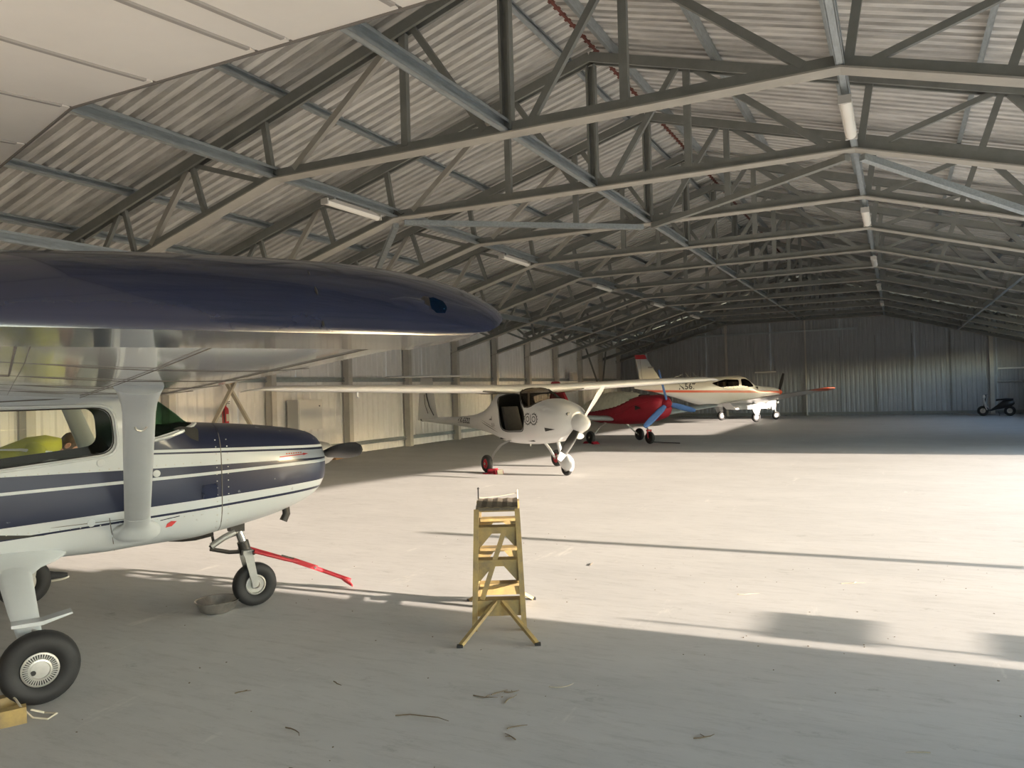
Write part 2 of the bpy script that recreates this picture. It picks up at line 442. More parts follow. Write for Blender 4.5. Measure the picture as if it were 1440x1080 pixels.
# purlins and longitudinal beams
def c_section(mb, x, z, y0, y1, h, w, lip=.02, th=.012, flip=1, tilt=0):
    R = Matrix.Rotation(tilt, 3, 'Y')
    for dx, dz, sx, sz in ((0, 0, th, h), (flip*w/2, h/2-th/2, w, th), (flip*w/2, -h/2+th/2, w, th), (flip*w, h/2-lip, th, lip*2), (flip*w, -h/2+lip, th, lip*2)):
        d = R @ Vector((dx, 0, dz)); mb.box((x+d.x, (y0+y1)/2, z+d.z), (sx, y1-y0, sz), R)
PUR = [.45, 2.15, 3.95, 5.75, 7.55, 9.2, 10.55]
for s_ in (-1, 1):
    for t in PUR:
        mb = MB(); c_section(mb, XR+s_*t, ztop(t)+ROOFZ-.085, YF, YB, .15, .06, flip=-s_, tilt=s_*math.atan(SLT))
        mb.build('purlin', M['gal'], ceil_, smooth=False)
ORD = ['nearest', 'second', 'third', 'fourth', 'fifth', 'sixth', 'seventh', 'eighth', 'ninth', 'tenth', 'eleventh', 'twelfth', 'thirteenth', 'fourteenth', 'fifteenth']
for t, z, lab in ((0, ZFLAT+.10, 'galvanised roof beam under the ridge, running the length of the hangar'),
                  (-TF, ZFLAT+.10, 'galvanised roof beam on the left carrying a row of tube lamps'),
                  (TF, ZFLAT+.10, 'galvanised roof beam on the right carrying a row of tube lamps'),
                  (-7.5, zbot(7.5)+.08, 'lowest galvanised beam on the left, crossing the sloping truss ends'),
                  (7.5, zbot(7.5)+.08, 'dark lowest beam on the right, crossing the sloping truss ends')):
    mb = MB(); c_section(mb, XR+t-.04, z, YF, YB, .17, .08)
    tag(mb.build('roof_beam', M['gal'], smooth=False), lab, 'beam', 'long beams tying the trusses')

# ------------------------------------------------------------------ trusses
def truss():
    t = bpy.data.objects.new('roof_truss', None); COL.objects.link(t)
    def pc(name, p, q, w, h, m='truss', shift=0):
        MB().bar((p[0], shift, p[1]), (q[0], shift, q[1]), w, h, (0, 1, 0)).build(name, M[m], t, smooth=False)
    for s_ in (-1, 1):
        # top chord: twin channels
        MB().bar((0, -.075, ZTOP+.08), (s_*(HS+.1), -.075, ztop(HS+.1)+.08), .16, .05, (0, 1, 0)).bar((0, .075, ZTOP+.08), (s_*(HS+.1), .075, ztop(HS+.1)+.08), .16, .05, (0, 1, 0)).build('top_chord', M['truss'], t, smooth=False)
        mb = MB().bar((s_*TF, 0, ZFLAT+.08), (s_*HS, 0, zbot(HS)+.08), .15, .07, (0, 1, 0)); mb.cur = 1
        mb.bar((s_*TF, 0, ZFLAT), (s_*HS, 0, zbot(HS)), .022, .25, (0, 1, 0)); mb.build('bottom_chord', [M['truss'], M['truss_light']], t, smooth=False)
    mb = MB().box((0, 0, ZFLAT+.085), (2*TF, .07, .15)); mb.cur = 1; mb.box((0, 0, ZFLAT), (2*TF, .25, .022))
    mb.build('bottom_chord', [M['truss'], M['truss_light']], t, smooth=False)
    MB().box((-.065, 0, (ZFLAT+ZTOP)/2), (.035, .12, ZTOP-ZFLAT-.1)).box((.065, 0, (ZFLAT+ZTOP)/2), (.035, .12, ZTOP-ZFLAT-.1)).box((0, .03, (ZFLAT+ZTOP)/2), (.1, .02, ZTOP-ZFLAT-.1)).build('king_post', M['truss'], t, smooth=False)
    web = [(1.65, 1.65, 1, .11), (.35, 1.48, 1, .095), (3.75, 1.8, 1, .10), (4.22, 4.36, 1, .10), (4.45, 5.92, 0, .08), (5.72, 6.0, 1, .09), (7.05, 6.1, 1, .10),
           (7.5, 7.75, 1, .085), (8.7, 7.9, 1, .08), (8.9, 9.0, 1, .08), (9.1, 9.9, 1, .075), (9.25, 10.5, 1, .075)]
    for s_ in (-1, 1):
        for a, b, _, w in web:
            pc('web_bar', (s_*a, zbot(a)+.12), (s_*b, ztop(b)+.02), w, w*.8, 'truss_light' if (a, b) in ((3.75, 1.8), (7.05, 6.1)) and s_ < 0 else 'truss')
    return t
proto = truss()
for i in range(-4, 12):
    tr = proto if i == -4 else copy_tree(proto)
    tr.location = (XR, YB-.2 if i == 11 else Y0+BAY*i-(.5 if i == -1 else 0), 0)
    if i < -1: lab = 'grey steel roof truss above and behind the camera, %s one back' % ORD[-2-i]
    elif i == -1: lab = 'grey steel roof truss partly hidden above the overhead white wing'
    elif i == 11: lab = 'grey steel end truss fixed against the dark back wall'
    else: lab = 'grey steel roof truss, %s of the row from the camera' % ORD[i]
    tag(tr, lab, 'truss', 'roof trusses')

def node(t, i): return Vector((XR+t, Y0+BAY*i, zbot(t)-.07))
for p, q, lab in ((node(-TF, 1), node(0, 2), 'pale galvanised horizontal brace left of the ridge, joining second and third trusses'),
                  (node(0, 2), node(TF, 1), 'dark horizontal brace right of the ridge, joining second and third trusses'),
                  (node(TF, 1), node(7.5, 2), 'broad pale galvanised brace at the right edge of the frame'),
                  (node(-7.5, 2), node(-TF, 1), 'galvanised brace over the blue wing tip, joining second and third trusses')):
    d_ = (q-p).normalized()*.14
    tag(MB().bar(p+d_, q-d_, .11, .10).build('wind_brace', M['gal' if 'galvan' in lab else 'truss'], smooth=False), lab, 'brace', 'horizontal roof braces')

# ------------------------------------------------------------------ lamps under the beams
def lamp():
    t = bpy.data.objects.new('tube_lamp', None); COL.objects.link(t)
    MB().box((0, 0, -.035), (.15, 1.55, .07), taper=.7).build('housing', M['lamp_body'], t, smooth=False)
    mb = MB(); mb.loft([[(.07*math.cos(a)*.95, y, -.07-.06*math.sin(a)) for a in [PI*k/8 for k in range(9)]] for y in (-.74, .74)], True); mb.build('diffuser', M['lamp'], t)
    for y in (-.76, .76): MB().box((0, y, -.075), (.15, .03, .10)).build('end_cap', M['lamp_body'], t, smooth=False)
    for y in (-.5, .5): MB().box((0, y, .02), (.04, .04, .05)).build('bracket', M['gal'], t, smooth=False)
    return t
lp = lamp(); first = True
for s_, side in ((-1, 'left'), (1, 'right')):
    for k in range(-1, 5):
        o = lp if first else copy_tree(lp); first = False
        o.location = (XR+s_*TF+(.02 if s_ < 0 else 0), Y0+BAY*(.57+2*k)+(0 if s_ < 0 else -.45), ZFLAT-.03)
        pos = 'behind the camera' if k < 0 else ORD[k]+' from the camera'
        tag(o, 'white tube lamp under the %s roof beam, %s' % (side, pos), 'lamp', 'tube lamps under the roof beams')
tag(MB().tube([(XR-TF+.03, Y0+BAY*.95, ZFLAT+.05), (XR-TF+.1, Y0+BAY*.93, ZFLAT+.12), (XR-TF+.16, Y0+BAY*.97, ZFLAT+.05), (XR-TF+.2, Y0+BAY, ZFLAT+.11), (XR-TF+.1, Y0+BAY*1.02, ZFLAT+.13), (XR-TF, Y0+BAY, ZFLAT+.09)], .008, 6).build('cable', M['black_paint']), 'small looped black cable at the left roof beam beside the first tube lamp', 'cable')

# ------------------------------------------------------------------ walls
def wall_sheet_mesh(w, ribs, z0, z1, m, h=.028, name='wall_sheet'):
    prof = corrugated(None, w, ribs, h, None); mb = MB(); n = len(prof)
    mb.add([(h_, y, z0) for y, h_ in prof]+[(h_, y, z1) for y, h_ in prof], [(i, i+1, i+1+n, i+n) for i in range(n-1)])
    return mb.mesh(name, m, True, 20)
WT = ztop(HS)+ROOFZ-.02
wl = bpy.data.objects.new('wall_left', None); COL.objects.link(wl); tag(wl, kind='structure')
me = wall_sheet_mesh(BAY/3+.06, 4, .0, WT, M['wall'])
for k in range(int(round((YB-YF)/(BAY/3)))):
    o = link('wall_sheet', me, wl); o.location = (XL-.06+(.008 if k % 2 else 0), YF+k*BAY/3, 0)
for z, h in ((2.33, .14), (.30, .12)):
    mb = MB(); c_section(mb, XL+.02, z, YF, YB, h, .07, flip=1); mb.build('girt', M['gal'], wl, smooth=False)
for i in range(-5, 12):
    y = Y0+BAY*i
    if i == 11: y = YB-.15
    mb = MB().box((XL+.14, y-.085, ztop(HS)/2), (.22, .02, ztop(HS))).box((XL+.14, y+.085, ztop(HS)/2), (.22, .02, ztop(HS))).box((XL+.14, y, ztop(HS)/2), (.02, .16, ztop(HS)))
    mb.box((XL+.25, y, ztop(HS)/2), (.02, .19, ztop(HS)))
    tag(mb.build('column', M['column'], wl, smooth=False), kind='structure')
# X brace in the third bay
mb_ = thing('cross_brace', 'cream timber cross brace on the left wall behind the blue cowling', 'brace')
yc, zc = 14.24, 2.10
for s_ in (-1, 1):
    a = Vector((XL+.34, yc-s_*1.35, zc-1.95)); b = Vector((XL+.34, yc+s_*.62, zc+.9))
    MB().bar(a+Vector((s_*.03, 0, 0)), b+Vector((s_*.03, 0, 0)), .05, .12, (1, 0, 0)).build('brace_arm', M['cream'], mb_, smooth=False)
MB().prism([(yc-.05, zc+.1), (yc+.05, zc+.1), (yc+.36, zc+.56), (yc-.36, zc+.56)], XL+.30, XL+.33, 'yz').build('gusset_board', M['wood'], mb_, smooth=False)

# back wall
wb = bpy.data.objects.new('wall_back', None); COL.objects.link(wb); tag(wb, kind='structure')
SW = .9083; nS = 24
for k in range(nS):
    xa = -HS+k*SW; xb = xa+SW; prof = corrugated(None, SW+.05, 4, .03, None); n = len(prof)
    mb = MB().add([(xa+u, -h, 0) for u, h in prof]+[(xa+u, -h, ztop(xa+u)+ROOFZ-.03) for u, h in prof], [(i, i+1, i+1+n, i+n) for i in range(n-1)])
    o = mb.build('wall_sheet', M['backwall'], wb, angle=20); o.location = (XR, YB+(.012 if (k//2) % 2 else 0), 0)
for x, w in ((XR+.12, .07), (4.33, .17), (XR-4.2, .12)): tag(MB().box((x, YB-.14, ztop(abs(x-XR))/2), (w, .16, ztop(abs(x-XR)))).build('post', M['column'], wb, smooth=False), kind='structure')
mb = MB()
for z in (.12,): mb.box((XR, YB-.06, z), (2*HS, .06, .14))
mb.build('kick_rail', M['truss'], wb, smooth=False)
for k in range(7): MB().box((XR+.12+k*1.75, YB-.05, 2.15), (.035, .02, 4.3)).build('joint_strip', M['truss'], wb, smooth=False)
# gable framing
MB().box((XR-1.8, YB-.12, 4.72), (9.0, .07, .10)).build('gable_rail', M['gal'], wb, smooth=False)

# right wall: open hangar door between Y 5.95 and 21.6, a far slot, and an added gap behind the camera for warm sun bounce
wr = bpy.data.objects.new('wall_right', None); COL.objects.link(wr); tag(wr, kind='structure')
ZD0, ZD1 = 3.32, 2.92
def rp(name, y0, y1, z0, z1): MB().box((XW+.03, (y0+y1)/2, (z0+z1)/2), (.06, y1-y0, z1-z0)).build(name, M['wall'], wr, smooth=False)
rp('wall_panel', YF, YF+.6, 0, WT); rp('wall_panel', YF+.6, 1.5, ZD0, WT); rp('wall_panel', 1.5, 5.98, 0, WT); rp('wall_panel', 21.62, 29.2, 0, WT); rp('wall_panel', 29.2, 42.5, 0, 2.5); rp('wall_panel', 29.2, 42.5, 3.42, WT); rp('wall_panel', 42.5, YB, 0, WT)
MB().prism([(5.98, ZD0), (13, ZD0), (21.62, ZD1), (21.62, WT), (5.98, WT)], XW, XW+.06, 'yz').build('door_header', M['wall'], wr, smooth=False)
tag(MB().box((XW+.2, 6.22, .85), (.03, .035, 1.7)).box((XW+.2, 6.46, 1.42), (.02, .66, .16)).box((XW+.2, 6.44, 1.05), (.02, .6, .3)).build('blob_shadow_post', M['column'], smooth=False), 'unseen post with two plates, added outside the hangar doorway to cast a floor shadow', 'post')  # added out of view, plates sized to throw the blob on the lit floor
tag(MB().box((XW+.1, 9.05, 1.2), (.12, .15, 2.4)).box((XW+.1, 9.05, .02), (.3, .3, .04)).build('band_shadow_post', M['column'], smooth=False), 'unseen post added in the open hangar doorway to cast a thin floor shadow', 'post')  # added out of view to throw the narrow dark band across the floor
# front wall with its big opening behind the camera
wf = bpy.data.objects.new('wall_front', None); COL.objects.link(wf); tag(wf, kind='structure')
MB().prism([(XL, 4.5), (XW, 4.5), (XW, WT), (XR, ZTOP+ROOFZ), (XL, WT)], YF-.06, YF).build('gable_panel', M['wall'], wf, smooth=False)
for k in range(12): xa = XL+(XW-XL)*k/12; xb = XL+(XW-XL)*(k+1)/12; MB().box(((xa+xb)/2, YF-.03, 2.25), (xb-xa-.01, .06, 4.5)).build('door_leaf', M['wall'], wf, smooth=False)

# ------------------------------------------------------------------ blue and white high-wing airplane in the left foreground
def wheel(parent, c, R, W, name='wheel', hub='alu', axis=(0, 1, 0), hubr=.5, face=-1, slots=0, brake=False):
    """tyre with rim and hub as sub-parts; axis across"""
    c = Vector(c)
    ax = Vector(axis).normalized()
    h = W/2
    prof = [(R*hubr, -h*.62), (R*hubr*1.08, -h*.85), (R*.72, -h), (R*.88, -h*.93), (R*.97, -h*.6), (R, -h*.25), (R, h*.25), (R*.97, h*.6), (R*.88, h*.93), (R*.72, h), (R*hubr*1.08, h*.85), (R*hubr, h*.62)]
    w = MB().lathe(prof, c, ax, 40, False).build(name, M['black'], parent, angle=60)
    r = R*hubr
    MB().lathe([(r, -h*.62), (r*.97, -h*.72), (r*.86, -h*.74), (r*.8, -h*.5), (r*.45, -h*.5), (r*.42, -h*.72), (r*.02, -h*.74)], c, ax, 32, False).lathe([(r*.02, h*.74), (r*.42, h*.72), (r*.45, h*.5), (r*.8, h*.5), (r*.86, h*.74), (r*.97, h*.72), (r, h*.62)], c, ax, 32, False).build('rim', M[hub], w, angle=30)
    ae = .7 if slots else 1.05
    MB().lathe([(.012, -h*ae), (.03, -h*(ae-.05)), (.034, -h*.6), (.034, h*.6), (.03, h*(ae-.05)), (.012, h*ae)], c, ax, 14).build('axle', M['steel'], w)
    if slots:
        ref = Vector((0, 0, 1)); b = ax.cross(ref).normalized()
        mb = MB(); mb.cur = 0
        y = face*h*.78
        mb.lathe([(r*.99, y*.9), (r*1.0, y*1.06), (r*.9, y*1.12), (r*.9, y*.92)], c, ax, 40, False)
        mb.lathe([(r*.62, y*.92), (r*.62, y*1.16), (r*.52, y*1.2), (r*.48, y*1.08), (r*.02, y*1.1)], c, ax, 40, False)
        mb.build('hub_cap', M[hub], w, angle=30)
        sp = MB()
        for k in range(slots):
            a = 2*PI*k/slots; d = ref*math.cos(a)+b*math.sin(a)
            sp.bar(c+ax*y*1.06+d*r*.6, c+ax*y*1.06+d*r*.92, .0055, .010, ax)
        tag(sp.build('hub_spokes', M[hub], w, smooth=False), kind='stuff')
        MB().lathe([(r*.95, y*.97), (.02, y*.97)], c, ax, 32, False).build('hub_back', M['black_paint'], w)
        MB().lathe([(.016, 0), (.013, .006*1)], c+ax*y*1.13+ref*(-r*.12)+b*(-r*.36), ax, 10).build('valve_hole', M['black_paint'], w)
    return w

CB = Body([(2.25, 1.04, 1.44, .27, 2.4), (2.19, .97, 1.505, .34, 2.6), (2.05, .90, 1.555, .40, 2.8), (1.85, .83, 1.59, .445, 3.0), (1.6, .775, 1.62, .48, 3.2), (1.3, .73, 1.645, .515, 3.6),
           (1.1, .705, 1.665, .535, 4), (1.0, .70, 1.75, .538, 4), (.85, .695, 1.87, .54, 4), (.6, .685, 2.0, .54, 4.2), (.45, .68, 2.06, .54, 4.5), (-.3, .70, 2.08, .53, 4.5),
           (-.8, .75, 2.04, .51, 4), (-1.5, .86, 1.82, .44, 3.2), (-2.6, 1.0, 1.60, .31, 2.6), (-4.0, 1.14, 1.49, .19, 2.2), (-5.35, 1.24, 1.42, .06, 2)])
def cessna():
    C = thing('high_wing_airplane', 'blue and white high-wing airplane in the left foreground, red tow bar on its nose wheel', 'airplane', (-5.98, 3.62, 0), math.radians(60.97))
    # bands: (x0, lo0, hi0, x1, lo1, hi1)
    a, b = -.2, 2.24
    bands = [(a, .98, 1.34, b, 1.108, 1.302, NAVY, -7, 9), (a, 1.21, 1.232, b, 1.262, 1.288, WHITE, -7, 9),
             (a, .888, .902, b, 1.03, 1.052, NAVY, -7, 9),
             (.4, 1.47, 2.4, b, 1.374, 2.4, NAVY, .62, 9), (.4, 1.447, 1.462, b, 1.372, 1.39, NAVY, .62, 9), (.4, 1.46, 1.482, b, 1.39, 1.412, WHITE, .62, 9), (.62, 1.50, 3., 1.14, 1.655, 3.12, WHITE, .55, 1.17)]
    paint = banded('blue_striped_white_paint', WHITE, bands)
    def side_cut(poly, r): return [MB().prism(round_poly(poly, r), y0, y1).mesh('c', M['dark'], False) for y0, y1 in ((-.9, -.02), (.02, .9))]
    side_win = side_cut([(-.44, 1.385), (.51, 1.475), (.485, 1.80), (-.44, 1.80)], .11)
    rear_win = side_cut([(-1.25, 1.40), (-.56, 1.385), (-.56, 1.80), (-1.0, 1.78)], .1)
    ws_poly = round_poly([(1.115, 1.655), (.80, 1.565), (.66, 1.59), (.60, 1.94), (.56, 2.20), (1.3, 2.2), (1.3, 1.70)], .02)
    ws = MB().prism(ws_poly, -.9, .9).mesh('c', M['dark'], False)
    skin = CB.loft(-5.35, 1.285, .055, 48).mesh('fuselage', [paint, M['dark']], False)
    me = smooth(cut(skin, [*side_win, *rear_win, ws], 'DIFFERENCE', .018, 1), 30); me.name = 'fuselage'
    fus = link('fuselage', me, C)
    thin = lambda: CB.loft(-5.3, 1.27, .055, 48, grow=-.006).mesh('glass', M['glass'], False)
    for nm, cutter, m in (('door_window', side_win[0], 'glass'), ('door_window', side_win[1], 'glass'), ('rear_window', rear_win[0], 'glass'), ('rear_window', rear_win[1], 'glass'), ('windshield', ws, 'green_glass')):
        g_ = cut(thin(), [cutter], 'INTERSECT', .004); smooth(g_, 30)
        g_.materials.clear(); g_.materials.append(M[m]); link(nm, g_, C)
    # door outline and window frame standing proud
    def rail(name, poly, r, m, parent, closed=True, off=.004):
        for s_ in (-1, 1):
            pts = [(x, s_*(CB.side(x, z)+off), z) for x, z in poly]
            if closed: pts.append(pts[0])
            MB().tube(pts, r, 6, not closed).build(name, M[m], parent)
    rail('window_frame', round_poly([(-.47, 1.355), (.545, 1.45), (.515, 1.825), (-.47, 1.83)], .12), .011, 'white', fus)
    rail('window_seal', round_poly([(-.445, 1.38), (.516, 1.47), (.49, 1.805), (-.445, 1.805)], .11), .005, 'black', fus)
    rail('door_seam', [(.58, 1.90), (.60, 1.6), (.61, 1.2), (.60, .80)], .003, 'seam', fus, False)
    rail('door_seam', [(-.5, 1.86), (.0, 1.875), (.56, 1.885)], .004, 'seam', fus, False)
    rail('windshield_trim', [(.64, 1.56), (.80, 1.545), (.9, 1.565), (1.0, 1.60), (1.1, 1.635), (1.14, 1.65)], .016, 'white', fus, False)
    rail('skin_seam', [(.47, .98), (.48, .9), (.50, .78), (.52, .70)], .003, 'seam', fus, False)
    rail('skin_seam', [(-.8, .93), (.3, .955), (.62, .96)], .0025, 'seam', fus, False)
    mb = MB()
    for k in range(26):
        x = -.5+k*.065
        for z in (1.345+.0*k, .93):
            for s_ in (-1,): mb.box((x, s_*(CB.side(x, z)+.002), z), (.008, .004, .008))
    for k in range(14):
        for x, z0 in ((1.25, .80), (1.34, .80)): mb.box((x, -(CB.side(x, z0+.055*k)+.002), z0+.055*k), (.008, .004, .008))
    tag(mb.build('rivets', M['alu'], fus, smooth=False), kind='stuff')
    # cowling
    cw = CB.loft(1.292, 2.25, .04, 48).mesh('cowling', [paint, M['dark']], False)
    hole = MB().prism(round_poly([(.10, 1.22), (.27, 1.20), (.26, 1.38), (.10, 1.40)], .05), 2.12, 2.4, 'yz').prism(round_poly([(-.10, 1.40), (-.26, 1.38), (-.27, 1.20), (-.10, 1.22)], .05), 2.12, 2.4, 'yz').mesh('c', M['dark'], False)
    cow = link('cowling', smooth(cut(cw, [hole]), 30), C)
    CB.decal('side_vent', [round_poly([(1.13, 1.05), (1.25, 1.055), (1.25, 1.17), (1.13, 1.165)], .02)], M['navy'], cow, off=.007)
    rail('cowl_seam', [(1.288, .76+.09*k) for k in range(10)], .004, 'seam', cow, False, .001)
    CB.decal('red_arrow', [[(1.78, 1.333), (2.03, 1.343), (2.03, 1.351), (1.78, 1.341)], [(2.0, 1.335), (2.05, 1.347), (2.0, 1.358)]], M['red_ink'], cow, label='small red arrow mark')
    CB.decal('orange_mark', [[(1.84+.022*k, 1.357), (1.855+.022*k, 1.3575), (1.855+.022*k, 1.366), (1.84+.022*k, 1.3655)] for k in range(7)], M['orange'], cow, label='small orange mark above the arrow')
    CB.decal('red_sticker', [[(.86, .855), (.905, .862), (.91, .885), (.94, .90), (.90, .905), (.87, .885)]], M['red_ink'], fus, label='red patch sticker')
    CB.decal('blue_mark', [[(.82, .915), (.96, .935), (.96, .941), (.82, .921)]], M['navy'], fus)
    for x, z in ((.80, 1.285), (.42, 1.395), (.35, .955)):
        MB().lathe([(.028, 0), (.026, .006), (.001, .009)], (x, -CB.side(x, z), z), (0, -1, 0), 14).build('inspection_cap', M['white'], fus)
    # propeller and spinner
    pr = MB().lathe([(.10, 2.255), (.115, 2.27), (.112, 2.32), (.095, 2.38), (.055, 2.43), (.004, 2.45)], (0, 0, 1.31), (1, 0, 0), 24).build('spinner', M['alu'], C)
    for s_, nm in ((-1, 'propeller_blade'), (1, 'propeller_blade')):
        rings = []; ang = math.radians(-7)
        for q in range(13):
            r = .07+.88*q/12; ch = spline([0, .15, .5, .8, .95, 1], [.09, .12, .155, .135, .10, .05], q/12); tw = math.radians(55-38*q/12); th = .028-.018*q/12
            d = Vector((0, math.cos(ang)*s_, math.sin(ang)*s_)); e = d.cross(Vector((1, 0, 0)))*-1*s_
            ring = []
            for k in range(12):
                t = 2*PI*k/12; u = ch/2*math.cos(t); w = th/2*math.sin(t)
                v = Vector((2.32, 0, 1.29))+d*r+(e*math.cos(tw)*s_+Vector((1, 0, 0))*math.sin(tw))*u+(Vector((1, 0, 0))*math.cos(tw)-e*math.sin(tw)*s_)*w
                ring.append(v)
            rings.append(ring)
        MB().loft(rings).build(nm, M['black_paint'], C)
    MB().tube([(1.92, -.13, .92), (1.93, -.13, .80), (1.90, -.13, .74)], .035, 12).build('exhaust_pipe', M['oily'], C)
    # cabin interior
    for y in (-.26, .26):
        s = MB().box((.05, y, 1.0), (.5, .44, .14)).build('seat', M['seat'], C, smooth=False)
        rb = MB().prism(round_poly([(-.26, 1.05), (-.12, 1.05), (-.24, 1.50), (-.36, 1.50)], .04), y-.21, y+.21); rb.build('seat_back', M['seat'], s, angle=50)
    dp = MB().prism(round_poly([(.62, 1.0), (1.12, 1.0), (1.12, 1.62), (.98, 1.64), (.70, 1.54), (.64, 1.45)], .03), -.5, .5).build('instrument_panel', M['dark'], C, angle=40)
    for y in (-.25, .25): MB().tube([(.64, y, 1.3), (.50, y, 1.32)], .012, 8).tube([(.49, y-.13, 1.42), (.49, y-.15, 1.33), (.49, y-.06, 1.27), (.49, y+.06, 1.27), (.49, y+.15, 1.33), (.49, y+.13, 1.42)], .013, 8).build('control_yoke', M['black_paint'], dp)
    MB().box((.1, 0, .86), (2.2, .94, .04)).build('cabin_floor', M['dark'], C, smooth=False)
    for s_ in (-1, 1): MB().box((.05, s_*.497, 1.13), (1.3, .03, .46)).build('door_trim', M['dark'], C, smooth=False)
    MB().tube([(-.02, -.482, 1.40), (.1, -.475, 1.43), (.2, -.475, 1.425)], .012, 8).build('door_handle', M['alu'], C)
    # wings
    ZR, ZT = 1.945, 2.06
    def zw(y): return ZR+(ZT-ZR)*max(0, min(1, (y-.55)/4.3))
    def wing(s_):
        st = [(s_*y, xl, c, z, t) for y, xl, c, z, t in ((.0, 1.02, 1.63, ZR, .12), (.55, 1.02, 1.63, ZR, .12), (2.6, 1.02, 1.63, zw(2.6), .12), (3.7, 1.0, 1.60, zw(3.7), .12), (4.85, .975, 1.58, zw(4.85), .12))]
        w = wing_mesh(st, 18)
        wo = w.build('wing_panel', M['wing_white'], C, angle=40)
        def tring(y, xl, H):
            zb = 1.985; c = xl+.60; up = []; lo = []
            for i in range(25):
                u = (1-math.cos(PI*i/24))/2
                f = (1-(1-min(u/.34, 1))**2.1)**.62 if u < .34 else 1-.62*((u-.34)/.66)**2.2
                up.append((xl-c*u, s_*y, zb+H*(.42+.58*f)))
                lo.append((xl-c*u, s_*y, zb+H*.42*max(0, 1-u/.10)**2+(H*.2*max(0, (u-.9)/.1))))
            return up[::-1]+lo[1:-1]
        to = MB().loft([tring(*q) for q in ((4.853, .978, .19), (5.0, .955, .20), (5.14, .925, .20), (5.21, .905, .188), (5.28, .875, .158), (5.34, .84, .118), (5.38, .80, .07), (5.395, .76, .03))]).build('wing_tip', M['navy'], C, angle=32)
        # navigation light at the front of a bulged fairing on the tip
        MB().loft([[Vector((x, s_*5.325, ZT-.024))+Vector((0, s_*r*.95*math.cos(2*PI*k/16), r*.82*math.sin(2*PI*k/16))) for k in range(16)] for x, r in ((.36, .004), (.40, .035), (.47, .056), (.55, .062), (.61, .058), (.625, .048))]).build('light_fairing', M['navy'], to)
        MB().lathe([(.046, .0), (.047, .02), (.038, .042), (.02, .056), (.001, .06)], (.618, s_*5.332, ZT-.024), (1, s_*.35, 0), 18).build('nav_light', M['blue_glass'] if s_ < 0 else M['red'], to)
        MB().lathe([(.001, .03), (.013, .02), (.013, -.02)], (.635, s_*5.355, ZT-.018), (1, s_*.6, 0), 10).build('nav_bulb', M['lamp'], to)
        MB().lathe([(.049, -.012), (.051, .0), (.049, .012)], (.612, s_*5.33, ZT-.024), (1, s_*.35, 0), 18).build('light_bezel', M['black_paint'], to)
        MB().tube([(.34, s_*5.24, ZT+.098), (.34, s_*5.30, ZT+.068), (.335, s_*5.36, ZT+.02), (.335, s_*5.398, ZT-.06)], .003, 5).build('tip_seam', M['black_paint'], to)
        # under-wing skin joints and rivet lines
        af = airfoil(.12, .02, 18)
        def under(y, f): # lower surface point at chord fraction f
            y_ = abs(y); ys = [.0, 2.6, 3.7, 4.85]
            xl = spline(ys, [1.02, 1.02, 1.0, .97], y_); c = spline(ys, [1.63, 1.63, 1.60, 1.58], y_); z = zw(y_)
            low = [p for p in af if True][len(af)//2+1:]
            zz = min(low, key=lambda p: abs(p[0]-f))[1]
            return (xl-f*c, y, z+c*zz-.002)
        for f in (.17, .45, .72): MB().tube([under(s_*y, f) for y in (.6, 1.5, 2.6, 3.2, 3.7, 4.3, 4.84)], .0022, 4).build('skin_seam', M['seam'], wo)
        for y in (1.3, 2.1, 2.9, 3.7): MB().tube([under(s_*y, f) for f in (.06, .17, .3, .45, .6, .72, .95)], .002, 4).build('skin_seam', M['seam'], wo)
        MB().tube([under(s_*2.9, .98), under(s_*2.9, .74), under(s_*4.8, .74)], .004, 4).build('aileron_gap', M['seam'], wo)
        # strut
        p0 = Vector((.66, s_*.55, .885)); p1 = Vector((.42, s_*2.42, 1.915))
        d = (p1-p0); rings = []
        def sring(c, chord, th):
            return [Vector(c)+Vector((chord*(.5*math.cos(2*PI*k/20)-.03), 0, 0))+Vector((0, s_*.53, -.85)).normalized()*-1*th/2*math.sin(2*PI*k/20)*(1 if math.cos(2*PI*k/20) > 0 else .9) for k in range(20)]
        so_ = MB().loft([sring(p0+d*t, .175, .06) for t in (.03, .3, .6, .93)]).build('wing_strut', M['white'], C)
        MB().loft([sring(p0+d*t, c_, h_) for t, c_, h_ in ((.88, .178, .063), (.92, .185, .068), (.955, .205, .085), (.985, .225, .10), (1.01, .25, .11))]).build('strut_cuff', M['white'], so_)
        MB().loft([sring(p0+d*t, c_, h_) for t, c_, h_ in ((.10, .178, .062), (.05, .185, .07), (.015, .24, .10), (-.01, .33, .17), (-.04, .34, .18))]).build('strut_foot', M['white'], so_)
        q = p0+d*.80; MB().lathe([(.024, 0), (.03, .004), (.036, 0)], q+Vector((0, s_*.034, -.01)), (0, s_*1, -.55), 18, False).build('strut_ring', M['alu'], so_)
        return wo
    wing(-1); wing(1)
    # cabin roof fairing between the wings
    # tail
    MB().prism([(-4.35, 1.45), (-5.3, 2.55), (-5.72, 2.55), (-5.55, 1.38)], -.045, .045).build('tail_fin', M['white'], C, angle=20)
    for s_ in (-1, 1): wing_mesh([(s_*.05, -4.35, .95, 1.40, .09), (s_*1.2, -4.5, .75, 1.40, .09), (s_*1.65, -4.68, .5, 1.40, .08)], 10, 0).build('tailplane', M['white'], C)
